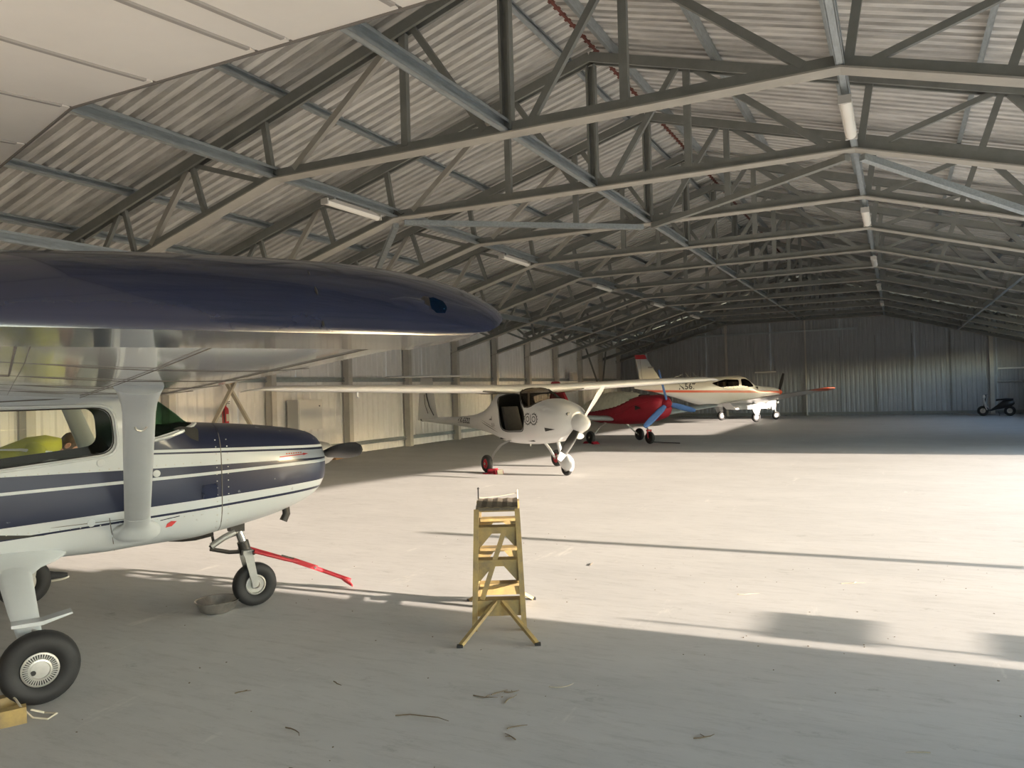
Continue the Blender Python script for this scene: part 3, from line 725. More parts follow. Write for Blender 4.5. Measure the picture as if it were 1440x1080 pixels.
    # main legs
    for s_ in (-1, 1):
        pts = [(-.16, s_*.40, .755), (-.14, s_*.62, .69), (-.10, s_*1.0, .49), (-.05, s_*1.27, .27)]
        mb = MB(); rings = []
        for (x, y, z), cw_, th in zip(pts, (.26, .21, .17, .12), (.05, .045, .04, .03)):
            rings.append([Vector((x+cw_/2*math.cos(2*PI*k/16), y+s_*th/2*.62*math.sin(2*PI*k/16), z+th/2*.78*math.sin(2*PI*k/16))) for k in range(16)])
        leg = mb.loft(rings).build('main_leg', M['white'], C)
        MB().loft([[Vector((-.15+a*math.cos(2*PI*k/20), s_*y+b*.5*math.sin(2*PI*k/20), z+b*.8*math.sin(2*PI*k/20))) for k in range(20)] for y, z, a, b in ((.40, .76, .36, .10), (.50, .735, .30, .075), (.60, .70, .18, .035), (.66, .675, .135, .026))]).build('leg_fairing', M['white'], leg)
        MB().prism([(-.17, .435), (.0, .43), (.17, .475), (.165, .485), (.0, .455), (-.17, .455)], s_*1.08, s_*1.20).build('step_plate', M['white'], leg, smooth=False)
        MB().prism([(-.085, .30), (.055, .245), (.075, .36), (-.06, .42)], s_*1.205, s_*1.24).build('axle_plate', M['alu'], leg, smooth=False)
        w = wheel(C, (-.03, s_*1.385, .222), .222, .16, 'main_wheel', 'alu', hubr=.47, face=s_, slots=40)
        # brake on the inner side
        y = s_*1.30
        MB().lathe([(.085, 0), (.085, .012), (.03, .012)], (-.03, y, .222), (0, s_, 0), 24).build('brake_disc', M['oily'], w)
        mb = MB().box((.02, y-s_*.02, .25), (.07, .06, .10))
        for k in range(6): mb.lathe([(.011, 0), (.011, .03)], (-.03+.055*math.cos(k*PI/3), y-s_*.03, .222+.055*math.sin(k*PI/3)), (0, s_, 0), 8)
        mb.build('brake_caliper', M['alu'], w)
    # nose gear
    ng = MB().tube([(1.50, 0, .80), (1.58, 0, .56)], .034, 14).build('nose_oleo', M['steel'], C)
    MB().tube([(1.575, 0, .58), (1.59, 0, .52), (1.60, 0, .47)], .05, 14).build('oleo_collar', M['oily'], ng)
    for s_ in (-1, 1):
        MB().prism(round_poly([(1.555, .50), (1.635, .50), (1.685, .19), (1.635, .17)], .03), s_*.078, s_*.095).build('nose_fork', M['alu'], C, smooth=False)
    MB().box((1.60, 0, .49), (.09, .19, .04)).build('fork_crown', M['alu'], C, smooth=False)
    MB().tube([(1.53, .0, .66), (1.38, 0, .62), (1.30, 0, .56)], .02, 8).tube([(1.30, 0, .55), (1.46, 0, .50), (1.58, 0, .49)], .018, 8).tube([(1.31, 0, .72), (1.33, 0, .6), (1.31, 0, .54)], .012, 8).build('torque_link', M['oily'], C)
    MB().tube([(1.5, -.05, .68), (1.4, -.05, .64), (1.30, -.04, .58)], .028, 10).build('shimmy_damper', M['alu'], C)
    MB().box((1.52, 0, .72), (.12, .12, .08)).build('steering_collar', M['oily'], C, smooth=False)
    MB().loft([[(.95+.35*t, -.09+.05*math.cos(2*PI*k/10), .70-.02*math.sin(PI*t)+.025*math.sin(2*PI*k/10)) for k in range(10)] for t in (0, .3, .6, 1)]).build('air_scoop', M['oily'], C)
    wheel(C, (1.67, 0, .19), .19, .13, 'nose_wheel', 'alu', hubr=.47)
    return C
CESSNA = cessna()
CM = Matrix.Translation((-5.98, 3.62, 0)) @ Matrix.Rotation(math.radians(60.97), 4, 'Z')
def CW(x, y, z): return CM @ Vector((x, y, z))

# red tow bar: from the nose wheel fork to the floor ahead of the wheel
tb = thing('tow_bar', 'red folding tow bar hooked to the nose wheel of the blue and white airplane', 'tow bar', CW(1.64, 0, 0), math.radians(60.97))
def tb_p(x, y, z): return (x, y, z)
MB().tube([(.0, -.115, .50), (.30, -.05, .375), (.42, -.02, .33)], .016, 10).build('fork_arm', M['red'], tb)
MB().tube([(.0, .115, .50), (.30, .05, .375), (.42, .02, .33)], .016, 10).build('fork_arm', M['red'], tb)
for s_ in (-1, 1): MB().tube([(.0, s_*.115, .50), (.0, s_*.10, .50), (.005, s_*.098, .47)], .012, 8).build('hook_pin', M['oily'], tb)
MB().bar((.27, -.03, .41), (.42, -.01, .345), .012, .02).build('hinge_link', M['oily'], tb, smooth=False)
MB().bar((.38, 0, .35), (.60, 0, .245), .05, .045).build('hinge_block', M['red'], tb, smooth=False)
MB().tube([(.55, 0, .265), (.93, 0, .075)], .019, 10).build('draw_tube', M['red'], tb)
MB().lathe([(.012, -.035), (.014, 0), (.012, .035)], (.58, 0, .255), (0, 1, 0), 10).build('hinge_bolt', M['steel'], tb)
MB().loft([[Vector((.84+.11*t, 0, .118-.095*t))+Vector((0, w*math.cos(2*PI*k/10), h*math.sin(2*PI*k/10))) for k in range(10)] for t, w, h in ((0, .022, .02), (.3, .04, .024), (.8, .045, .02), (1, .02, .015))]).build('handle', M['red'], tb)

# steel bowl
bw = thing('bowl', 'worn steel bowl on the floor under the blue airplane beside its nose wheel', 'bowl', (-5.325, 4.80, 0))
MB().lathe([(.001, .006), (.10, .006), (.135, .03), (.172, .10), (.176, .105), (.18, .102), (.143, .026), (.10, .0), (.001, .0)], (0, 0, 0), n=40).build('basin', M['bowl'], bw, angle=60)
MB().lathe([(.174, .100), (.184, .104), (.188, .108), (.18, .110), (.172, .106)], (0, 0, 0), n=40, cap=False).build('rim', M['steel'], bw, angle=60)

# yellow wheel chock by the near wheel
ck = thing('wheel_chock', 'yellow chipped wooden wheel chock with rope by the near main wheel', 'chock', (-4.72, 2.60, 0), math.radians(61-90))
MB().prism([(-.09, 0), (.09, 0), (.035, .075), (-.035, .075)], -.17, .17, 'xz').build('front_wedge', M['yellow'], ck, smooth=False)
MB().prism([(-.30, 0), (-.17, 0), (-.18, .085), (-.25, .085)], -.17, .17, 'xz').build('rear_wedge', M['yellow'], ck, smooth=False)
MB().tube([(-.2, .10, .085), (-.1, .12, .09), (0, .14, .078), (.08, .20, .02), (.12, .27, .008), (.06, .32, .008), (0, .26, .008), (.02, .19, .05)], .006, 6).build('rope', M['rope'], ck)
# ------------------------------------------------------------------ white light airplane with open doors
PB = Body([(2.30, .93, 1.37, .21, 2.2), (2.2, .88, 1.44, .30, 2.3), (2.0, .82, 1.53, .40, 2.5), (1.7, .74, 1.60, .48, 2.6), (1.4, .69, 1.66, .53, 2.7), (1.1, .655, 1.74, .55, 2.9), (.75, .63, 1.875, .555, 3.2), (.5, .625, 1.925, .555, 3.3),
           (.1, .62, 1.93, .55, 3.2), (-.3, .64, 1.90, .52, 3.0), (-.7, .70, 1.80, .45, 2.7), (-1.1, .76, 1.58, .36, 2.5), (-1.7, .83, 1.36, .25, 2.3), (-2.4, .89, 1.24, .18, 2.1), (-3.4, .94, 1.18, .14, 2), (-5.0, .98, 1.13, .09, 2), (-6.0, 1.02, 1.10, .03, 2)])
def pip():
    C = thing('light_airplane', 'white two-seat light airplane with high wing, T-tail and open doors', 'airplane', (-7.86, 16.16, 0), math.radians(-33))
    door = MB().prism(round_poly([(-.26, 1.70), (-.05, .98), (.2, .93), (.92, .96), (1.0, 1.3), (.72, 1.76), (.2, 1.78)], .12), -.9, .9).mesh('c', M['dark'], False)
    wsp = MB().prism(round_poly([(.58, 2.2), (.66, 1.80), (1.0, 1.47), (1.22, 1.50), (1.42, 1.62), (1.6, 1.9), (1.5, 2.2)], .05), -.9, .9).mesh('c', M['dark'], False)
    me = smooth(cut(PB.loft(-6.0, 2.30, .06, 48).mesh('fuselage', [M['pip'], M['dark']], False), [door, wsp], 'DIFFERENCE', .02, 1), 35); me.name = 'fuselage'
    fus = link('fuselage', me, C)
    g_ = smooth(cut(PB.loft(-1, 2.25, .06, 48, grow=-.004).mesh('windshield', M['glass'], False), [wsp], 'INTERSECT', .005), 35)
    g_.materials.clear(); g_.materials.append(M['smoke_glass']); link('windshield', g_, C)
    for s_ in (-1, 1):
        wpts = [(.64, 1.86), (.66, 1.80), (.8, 1.64), (1.0, 1.475), (1.12, 1.475), (1.22, 1.50), (1.32, 1.56), (1.40, 1.61)]
        MB().tube([(x, s_*(PB.side(x, z)+.004), z) for x, z in wpts], .013, 6).build('windshield_edge', M['black_paint'], fus)
        dpts = round_poly([(-.28, 1.70), (-.06, .96), (.2, .91), (.94, .94), (1.02, 1.3), (.74, 1.76), (.2, 1.77)], .12)
        MB().tube([(x, s_*(PB.side(x, z)+.003), z) for x, z in dpts+dpts[:1]], .012, 6, False).build('door_frame', M['black_paint'], fus)
        # the door, swung up under the wing
        y0, y1 = s_*.50, s_*1.32
        dr = MB().loft([[Vector((x, y0+(y1-y0)*t, 1.80+.06*t-.03*math.sin(PI*t))) for x in (-.3+.12*t, .72-.05*t)]+[Vector((x, y0+(y1-y0)*t, 1.78+.06*t-.03*math.sin(PI*t))) for x in (.72-.05*t, -.3+.12*t)] for t in (0, .25, .5, .75, 1)]).build('open_door', M['smoke_glass'], C, smooth=False)
        MB().tube([(-.3, y0, 1.79), (-.18, y1, 1.85), (.67, y1, 1.85), (.72, y0, 1.79)], .013, 6).build('door_rim', M['black_paint'], dr)
    # interior
    for y in (-.25, .25):
        st = MB().box((.35, y, .86), (.5, .4, .16)).build('seat', M['seat'], C, smooth=False)
        MB().prism(round_poly([(.0, .9), (.14, .9), (-.08, 1.48), (-.2, 1.48)], .04), y-.19, y+.19).build('seat_back', M['seat'], st)
    MB().prism(round_poly([(1.05, .95), (1.35, .95), (1.35, 1.5), (1.1, 1.46)], .03), -.42, .42).build('instrument_panel', M['dark'], C, smooth=False)
    MB().box((.4, 0, .735), (1.5, .8, .03)).build('cabin_floor', M['dark'], C, smooth=False)
    MB().box((-.28, 0, 1.0), (.03, .78, .5)).build('rear_bulkhead', M['dark'], C, smooth=False)
    MB().tube([(.85, -.1, .8), (.78, -.1, 1.05)], .014, 8).build('control_stick', M['black_paint'], C)
    MB().bar((.64, -.2, 1.0), (.66, -.2, 1.82), .02, .05, (1, 0, 0)).build('cabin_strap', M['cream'], C, smooth=False)
    # nose: spinner, inlets, vent, propeller
    sp = MB().lathe([(.20, 2.29), (.205, 2.32), (.19, 2.40), (.15, 2.50), (.09, 2.59), (.03, 2.645), (.002, 2.655)], (0, 0, 1.13), (1, 0, 0), 28).build('spinner', M['pip'], C)
    for y, z in ((-.17, 1.36), (.17, 1.36), (.0, .90)):
        MB().loft([[Vector((2.0+.3*t, y+.10*math.cos(2*PI*k/14)*(1-.2*t), z-(.05*t if z > 1 else -.02*t)+.05*math.sin(2*PI*k/14)*(1-.15*t))) for k in range(14)] for t in (.2, .6, .8)]).build('air_inlet', M['black_paint'], fus)
    MB().loft([[Vector((2.05+.28*t, .10*math.cos(2*PI*k/14), .86+.06*math.sin(2*PI*k/14))) for k in range(14)] for t in (0, .5, 1)]).build('cooler_scoop', M['pip'], fus)
    PB.decal('side_vent', [[(1.70, .96), (1.70, 1.045), (1.98, 1.01)]], M['black_paint'], fus)
    for dy, dz, L, lab in ((-.56, -.73, .92, 'propeller_blade'), (.63, .77, .99, 'propeller_blade')):
        d = Vector((0, dy, dz)).normalized(); e = Vector((1, 0, 0)).cross(d); rings = []
        for q in range(11):
            t = q/10; r = .08+(L-.08)*t; ch = spline([0, .15, .45, .8, 1], [.10, .14, .18, .15, .09], t); th = .04-.025*t; tw = math.radians(50-35*t)
            a = e*math.cos(tw)+Vector((1, 0, 0))*math.sin(tw); b = d.cross(a)
            rings.append([Vector((2.36, 0, 1.13))+d*r+a*ch/2*math.cos(2*PI*k/12)+b*th/2*math.sin(2*PI*k/12) for k in range(12)])
        mb = MB(); mb.loft(rings[:9]); mb.cur = 1; mb.loft(rings[8:]); o = mb.build(lab, [M['black_paint'] if dz < 0 else M['pip'], M['pip']], C); o['label'] = 'dark blade with its sunlit tip painted white' if dz < 0 else 'pale blade'  # white end puts the low sunlight into the lower blade's colour
        if dz < 0:
            pass
    # wings
    for s_ in (-1, 1):
        w = wing_mesh([(s_*.0, .66, 1.02, 1.86, .20), (s_*.5, .62, 1.0, 1.86, .20), (s_*3.5, .52, .86, 1.945, .20), (s_*5.6, .40, .66, 2.0, .19), (s_*5.95, .34, .52, 2.0, .11), (s_*6.2, .18, .28, 1.985, .10), (s_*6.3, -.02, .12, 1.96, .10)], 14)
        w.build('wing', M['pip'], C, angle=60)
        MB().tube([(.36, s_*4.1, 1.93), (.36, s_*4.1, 1.80), (.46, s_*4.1, 1.79)], .02, 8).build('pitot_tube', M['pip'], C) if s_ < 0 else None
    # tail
    fin = MB().loft([[Vector((xc+a*math.cos(2*PI*k/16), th*math.sin(2*PI*k/16), z)) for k in range(16)] for z, xc, a, th in ((1.02, -5.35, .75, .05), (1.3, -5.40, .66, .05), (1.8, -5.42, .53, .045), (2.30, -5.40, .42, .04))]).build('tail_fin', M['pip'], C)
    MB().tube([(-5.35, -.06, 2.05), (-5.28, -.064, 1.75), (-5.10, -.068, 1.45), (-4.80, -.07, 1.2)], .012, 6).tube([(-5.45, -.06, 1.8), (-5.40, -.066, 1.5), (-5.2, -.07, 1.25)], .008, 6).build('fin_stripe', M['ink'], fin)
    MB().lathe([(.03, -.12), (.05, -.05), (.05, .05), (.02, .12)], (-5.75, 0, 1.05), (1, 0, 0), 10).build('tail_light', M['black_paint'], fin)
    wing_mesh([(-1.28, -5.1, .42, 2.335, .09), (-1.15, -5.02, .55, 2.33, .1), (0, -4.98, .68, 2.33, .1), (1.15, -5.02, .55, 2.33, .1), (1.28, -5.1, .42, 2.335, .09)], 10, 0).build('tailplane', M['pip'], C)
    # gear
    for s_ in (-1, 1):
        pts = [(.12, s_*.22, .70), (.06, s_*.42, .69), (.02, s_*.60, .60), (-.01, s_*.76, .43), (0, s_*.88, .23)]
        rings = [[Vector((x+c/2*math.cos(2*PI*k/12), y+t/2*.8*math.sin(2*PI*k/12), z+t/2*.6*math.sin(2*PI*k/12))) for k in range(12)] for (x, y, z), c, t in zip(pts, (.2, .17, .14, .12, .10), (.05, .05, .045, .045, .04))]
        MB().loft(rings).build('main_leg', M['pip'], C)
        wheel(C, (0, s_*.96, .20), .20, .13, 'main_wheel', 'red', hubr=.55)
    nl = MB().tube([(1.48, 0, .74), (1.62, 0, .42), (1.72, 0, .3)], [.045, .04, .035], 12).build('nose_leg', M['pip'], C)
    rings = [[Vector((1.78+x, a*math.cos(2*PI*k/16), .23+dz+b*math.sin(2*PI*k/16))) for k in range(16)] for x, a, b, dz in ((-.34, .015, .02, .17), (-.24, .07, .09, .13), (-.08, .105, .17, .07), (.08, .11, .19, .04), (.19, .085, .15, .02), (.26, .02, .05, .02))]
    MB().loft(rings).build('wheel_fairing', M['pip'], nl)
    wheel(C, (1.80, 0, .165), .165, .10, 'nose_wheel', 'alu', hubr=.5)
    MB().bar((.35, 0, .64), (.35, 0, .55), .04, .012).build('belly_antenna', M['pip'], C, smooth=False)
    # markings
    text_on(PB, 'YR-5522', -2.72, 1.09, .20, M['ink'], fus, 'registration', width=1.15, bold=.02)
    text_on(PB, 'ALA', -.56, 1.045, .13, M['ink'], fus, 'lettering')
    def arc(cx, cz, r, w, a0, a1, n=14):
        P = []
        for k in range(n+1): a = math.radians(a0+(a1-a0)*k/n); P.append((cx+r*math.cos(a), cz+r*math.sin(a)))
        for k in range(n, -1, -1): a = math.radians(a0+(a1-a0)*k/n); P.append((cx+(r-w)*math.cos(a), cz+(r-w)*math.sin(a)))
        return [[P[i], P[i+1], P[len(P)-2-i], P[len(P)-1-i]] for i in range(n)]
    polys = []
    for cx, a0, a1 in ((1.15, 60, 330), (1.37, -150, 120)): polys += arc(cx, 1.22, .125, .022, a0, a1)
    for cx in (1.15, 1.37):
        polys += arc(cx, 1.22, .065, .02, 0, 360)
        for k in range(9):
            a = math.radians(70+k*28) if cx < 1.2 else math.radians(-140+k*28); p = (cx+.135*math.cos(a), 1.22+.135*math.sin(a))
            polys.append([(p[0]-.012, p[1]), (p[0], p[1]-.012), (p[0]+.012, p[1]), (p[0], p[1]+.012)])
    polys += [[(1.25, 1.12), (1.27, 1.12), (1.27, 1.32), (1.25, 1.32)]]
    PB.decal('wreath_emblem', polys, M['ink'], fus, label='dark twin wreath emblem')
    sw = []
    for z0, dz, w in ((1.17, 0, .012), (1.14, -.03, .022)):
        P = [(-1.55+1.28*t, z0+dz-.24*t**.8) for t in [k/12 for k in range(13)]]
        sw += [[P[i], P[i+1], (P[i+1][0], P[i+1][1]+w*math.sin(PI*(i+1)/12)), (P[i][0], P[i][1]+w*math.sin(PI*i/12)+.001)] for i in range(12)]
    sw += [[(-.86, 1.16), (-.60, 1.155), (-.70, 1.20)], [(-.66, 1.2), (-.60, 1.155), (-.62, 1.27)]]
    PB.decal('swoosh_stripes', sw, M['ink'], fus, label='dark curved stripes')
pip()
def at(o, deg, x, y, z=0):
    a = math.radians(deg); return Vector((o[0]+x*math.cos(a)-y*math.sin(a), o[1]+x*math.sin(a)+y*math.cos(a), z))
PO = (-7.86, 16.16)
t = thing('wheel_chock', 'dark red chock with small tag against the near wheel of the white light airplane', 'chock', at(PO, -33, .23, -.93), math.radians(-33))
MB().prism([(-.05, 0), (.10, 0), (-.03, .10)], -.13, .13).build('wedge', M['red_cloth'], t, smooth=False)
MB().prism([(.16, 0), (.30, 0), (.27, .09), (.19, .09)], -.10, .10).build('block', M['red_cloth'], t, smooth=False)
MB().box((.315, 0, .05), (.012, .14, .10)).build('tag_plate', M['cream'], t, smooth=False)
MB().tube([(.0, -.14, .03), (.05, -.2, .01), (-.04, -.25, .01), (.02, -.28, .01), (.12, -.22, .01)], .009, 6).build('cord', M['red_cloth'], t)

# ------------------------------------------------------------------ red covered airplane
RO, RH = (-8.57, 24.95), -33
RB = Body([(2.52, 1.02, 1.46, .24, 2.6), (2.4, .88, 1.54, .36, 2.8), (2.1, .78, 1.585, .43, 3), (1.7, .70, 1.585, .48, 3), (1.2, .645, 1.50, .51, 3), (.8, .63, 1.36, .52, 3.2), (.3, .63, 1.24, .52, 3.2), (-.4, .64, 1.16, .50, 3), (-1.2, .72, 1.12, .42, 2.8), (-2.2, .84, 1.1, .28, 2.5), (-3.3, .95, 1.1, .15, 2.2), (-4.0, 1.0, 1.1, .05, 2)])
def redplane():
    C = thing('covered_airplane', 'low-wing airplane under a red cloth cover with blue propeller sleeves', 'airplane', (*RO, 0), math.radians(RH))
    fus = RB.loft(-4.0, 2.52, .07, 40).build('fuselage', M['red_cloth'], C, angle=50)
    RB.decal('vent_hole', [[(1.62, 1.11), (1.60, 1.28), (1.88, 1.18)]], M['black_paint'], fus)
    MB().tube([(x, -(RB.side(x, z)+.004), z) for x, z in ((.6, .95), (.9, 1.0), (1.2, 1.12), (1.6, 1.25), (2.0, 1.36), (2.3, 1.42))], .008, 5).build('cover_seam', M['red'], fus)
    MB().loft([[(1.35+.35*t, .12*math.cos(2*PI*k/12), 1.56+.05*math.sin(2*PI*k/12)) for k in range(12)] for t in (0, .5, 1)]).build('oil_door', M['black_paint'], fus)
    # draped canopy cover
    rnd = random.Random(3); rings = []
    xs = [-1.75+.1*i for i in range(31)]
    for x in xs:
        zt = spline([-1.75, -1.3, -.6, .1, .7, 1.15, 1.25], [1.13, 1.36, 1.58, 1.70, 1.68, 1.54, 1.48], x); hw = spline([-1.75, -1, 0, .8, 1.25], [.30, .47, .52, .50, .44], x)
        zb = spline([-1.75, -.8, 0, .7, 1.25], [1.02, 1.04, 1.12, 1.24, 1.42], x); ring = []
        for k in range(25):
            a = PI*k/24; wv = .022*math.sin(x*17+k*.9)*math.sin(a)+.012*math.sin(x*31-k*1.7)
            ring.append((x, (hw+wv)*math.copysign(abs(math.cos(a))**.55, math.cos(a)), zb+(zt-zb)*abs(math.sin(a))**.75+wv*.8))
        rings.append(ring)
    MB().loft(rings, False, False).build('canopy_cover', M['canvas'], C, angle=70)
    for s_ in (-1, 1):
        wing_mesh([(s_*.45, .52, 1.35, .80, .13), (s_*2.4, .50, 1.2, .93, .13), (s_*4.3, .46, 1.05, 1.08, .12), (s_*4.45, .36, .85, 1.10, .09)], 14).build('wing', M['silver'], C, angle=60)
        pts = [(-.12, s_*.35, .68), (-.12, s_*.6, .55), (-.08, s_*.95, .24)]
        MB().tube(pts, [.04, .032, .025], 10).build('main_leg', M['alu'], C)
        wheel(C, (-.05, s_*1.05, .21), .21, .13, 'main_wheel', 'oily', hubr=.45)
    MB().prism(round_poly([(-2.6, 1.05), (-3.45, 2.15), (-3.9, 2.15), (-4.1, 1.05)], .12), -.05, .05).build('tail_fin', M['red_cloth'], C, angle=20)
    for s_ in (-1, 1): wing_mesh([(s_*.05, -3.2, .75, 1.12, .09), (s_*1.25, -3.3, .6, 1.12, .09)], 8, 0).build('tailplane', M['red_cloth'], C)
    MB().tube([(1.15, .03, .68), (1.42, .12, .56), (1.53, .14, .40)], [.03, .028, .026], 10).build('nose_leg', M['alu'], C)
    for s_ in (-1, 1): MB().bar((1.52, .14+s_*.075, .44), (1.56, .14+s_*.075, .19), .02, .05, (1, 0, 0)).build('nose_fork', M['red'], C, smooth=False)
    MB().box((1.52, .14, .44), (.08, .17, .04)).build('fork_crown', M['red'], C, smooth=False)
    wheel(C, (1.56, .14, .20), .20, .12, 'nose_wheel', 'oily', hubr=.45)
    MB().tube([(1.6, .2, .06), (1.9, .5, .03), (2.3, .75, .02)], .015, 6).build('tie_cord', M['black_paint'], C)
    MB().lathe([(.15, 2.50), (.15, 2.58), (.12, 2.68), (.05, 2.74), (.002, 2.75)], (0, 0, 1.31), (1, 0, 0), 20).build('spinner_cover', M['red_cloth'], C)
    for ty, tz in ((-.32, 2.36), (-.95, .62), (1.15, 1.04)):
        c = Vector((2.6, 0, 1.31)); d = (Vector((2.6, ty, tz))-c); L = d.length; d.normalize(); e = Vector((1, 0, 0)).cross(d); rings = []
        for q in range(9):
            t_ = q/8; r = .13+(L-.13)*t_; ch = spline([0, .2, .6, .95, 1], [.13, .19, .20, .15, .11], t_); th = .07-.03*t_
            rings.append([c+d*r+(e*.8+Vector((.6, 0, 0)))*ch/2*math.cos(2*PI*k/12)+(Vector((.8, 0, 0))-e*.6)*th/2*math.sin(2*PI*k/12) for k in range(12)])
        MB().loft(rings).build('blade_sleeve', M['blue_cloth'], C, angle=60)
redplane()
for y_, lab in ((-1.05, 'near main wheel'),):
    t = thing('wheel_chock', 'low red chock at the near main wheel of the red covered airplane', 'chock', at(RO, RH, .0, y_), math.radians(RH))
    MB().prism([(-.36, 0), (-.20, 0), (-.22, .08)], -.12, .12).build('wedge', M['red_cloth'], t, smooth=False)
    MB().prism([(.14, 0), (.30, 0), (.16, .08)], -.12, .12).build('wedge', M['red_cloth'], t, smooth=False)

# ------------------------------------------------------------------ white and orange low-wing airplane at the back
BO, BH = (-7.14, 39.45), 45
BB = Body([(2.42, 1.22, 1.56, .16, 2.2), (2.2, 1.06, 1.62, .32, 2.5), (1.8, .92, 1.68, .42, 2.8), (1.2, .80, 1.74, .50, 3), (.9, .77, 1.80, .53, 3), (.6, .755, 1.99, .55, 3), (.25, .75, 2.21, .56, 3.1), (-.2, .75, 2.29, .57, 3.2), (-.9, .76, 2.28, .56, 3.2), (-1.6, .80, 2.22, .52, 3), (-2.4, .95, 2.12, .44, 2.8), (-3.6, 1.3, 2.08, .28, 2.5), (-4.8, 1.6, 2.05, .15, 2.2), (-5.75, 1.78, 1.98, .04, 2)])
def bonanza():
    C = thing('striped_airplane', 'white low-wing airplane with orange-red stripe parked before the back wall', 'airplane', (*BO, 0), math.radians(BH))
    paint = banded('orange_striped_white_paint', (.48, .49, .49), [(-5.7, 1.60, 1.71, 2.4, 1.35, 1.46, (.50, .075, .03), -9, 9)])
    w1 = MB().prism(round_poly([(-1.78, 1.93), (-1.15, 1.66), (-.30, 1.66), (-.24, 2.08), (-1.0, 2.12)], .1), -.9, .9).mesh('c', M['dark'], False)
    w2 = MB().prism(round_poly([(-.12, 1.67), (.62, 1.72), (.45, 2.0), (.18, 2.12), (-.12, 2.10)], .08), -.9, .9).mesh('c', M['dark'], False)
    w3 = MB().prism(round_poly([(1.02, 1.775), (.80, 1.765), (.34, 2.16), (.34, 2.5), (1.2, 2.5)], .03), -.9, .9).mesh('c', M['dark'], False)
    me = smooth(cut(BB.loft(-5.75, 2.42, .07, 48).mesh('fuselage', [paint, M['dark']], False), [w1, w2, w3], 'DIFFERENCE', .02, 1), 35); me.name = 'fuselage'
    fus = link('fuselage', me, C)
    for nm, c_ in (('rear_window', w1), ('front_window', w2), ('windshield', w3)):
        g_ = smooth(cut(BB.loft(-3, 2, .07, 48, grow=-.004).mesh(nm, M['glass'], False), [c_], 'INTERSECT', .005), 35)
        g_.materials.clear(); g_.materials.append(M['smoke_glass']); link(nm, g_, C)
    for x in (-.75, .15):
        for y in (-.26, .26):
            s = MB().box((x, y, 1.35), (.5, .42, .14)).build('seat', M['cream'], C, smooth=False)
            MB().prism(round_poly([(x-.3, 1.4), (x-.16, 1.4), (x-.24, 1.98), (x-.36, 1.98)], .04), y-.2, y+.2).build('seat_back', M['cream'], s)
    MB().box((.78, 0, 1.45), (.2, 1.0, .5)).build('instrument_panel', M['dark'], C, smooth=False)
    MB().box((-.2, 0, 1.26), (2.4, 1.0, .03)).build('cabin_floor', M['dark'], C, smooth=False)
    mb = MB(); mb.prism([(-3.75, 2.05), (-4.35, 2.20), (-5.08, 3.22), (-5.62, 3.22), (-5.42, 2.0)], -.05, .05); fin = mb.build('tail_fin', M['bon'], C, angle=20)
    MB().prism([(-5.05, 3.18), (-5.12, 3.34), (-5.2, 3.40), (-5.66, 3.38), (-5.62, 3.18)], -.06, .06).build('fin_cap', M['red'], fin, smooth=False)
    MB().tube([(-5.32, -.052, 2.2), (-5.38, -.052, 2.7), (-5.42, -.052, 3.2)], .008, 5).build('rudder_seam', M['seam'], fin)
    MB().box((-4.85, -.053, 2.78), (.30, .006, .07)).build('fin_lettering', M['grey_ink'], fin, smooth=False)
    for s_ in (-1, 1):
        wing_mesh([(s_*.05, -4.35, 1.0, 2.02, .09), (s_*1.9, -4.65, .65, 2.06, .09), (s_*1.98, -4.8, .45, 2.06, .06)], 8, 0).build('tailplane', M['bon'], C)
        wing_mesh([(s_*.3, .75, 2.1, .90, .13), (s_*1.4, .55, 1.75, 1.00, .13), (s_*5.6, .75, 1.05, 1.50, .11)], 14).build('wing', M['bon'], C, angle=60)
        wing_mesh([(s_*5.6, .77, 1.07, 1.50, .11), (s_*6.0, .72, .95, 1.55, .10), (s_*6.25, .55, .6, 1.58, .09), (s_*6.3, .4, .25, 1.58, .06)], 12).build('wing_tip', M['orange'], C, angle=60)
        MB().tube([(-.1, s_*1.42, .92), (-.05, s_*1.45, .55), (.02, s_*1.45, .3)], [.06, .055, .045], 12).build('main_leg', M['bon'], C)
        MB().prism(round_poly([(-.28, .90), (.22, .90), (.18, .55), (.08, .34), (-.1, .34), (-.24, .55)], .05), s_*1.56, s_*1.585).build('gear_door', M['bon'], C, smooth=False)
        MB().prism(round_poly([(-.1, .52), (.06, .58), (.12, .36), (-.02, .3)], .02), s_*1.38, s_*1.41).build('torque_link', M['bon'], C, smooth=False)
        wheel(C, (.02, s_*1.45, .24), .24, .16, 'main_wheel', 'alu', hubr=.5)
    MB().prism([(-.9, .62), (.9, .62), (1.2, .78), (.5, .95), (-1.2, .95)], -1.15, -.35).build('wing_root_fairing', M['bon'], C, angle=20)
    nl = MB().tube([(2.0, 0, .95), (2.2, 0, .6), (2.25, 0, .25)], [.06, .05, .04], 12).build('nose_leg', M['bon'], C)
    for s_ in (-1, 1): MB().prism(round_poly([(1.75, .95), (2.15, .98), (2.1, .55), (1.9, .5)], .04), s_*.2, s_*.22).build('gear_door', M['bon'], C, smooth=False)
    wheel(C, (2.27, 0, .21), .21, .14, 'nose_wheel', 'alu', hubr=.5)
    MB().lathe([(.16, 2.40), (.165, 2.44), (.13, 2.55), (.06, 2.66), (.002, 2.70)], (0, 0, 1.39), (1, 0, 0), 20).build('spinner', M['orange'], C)
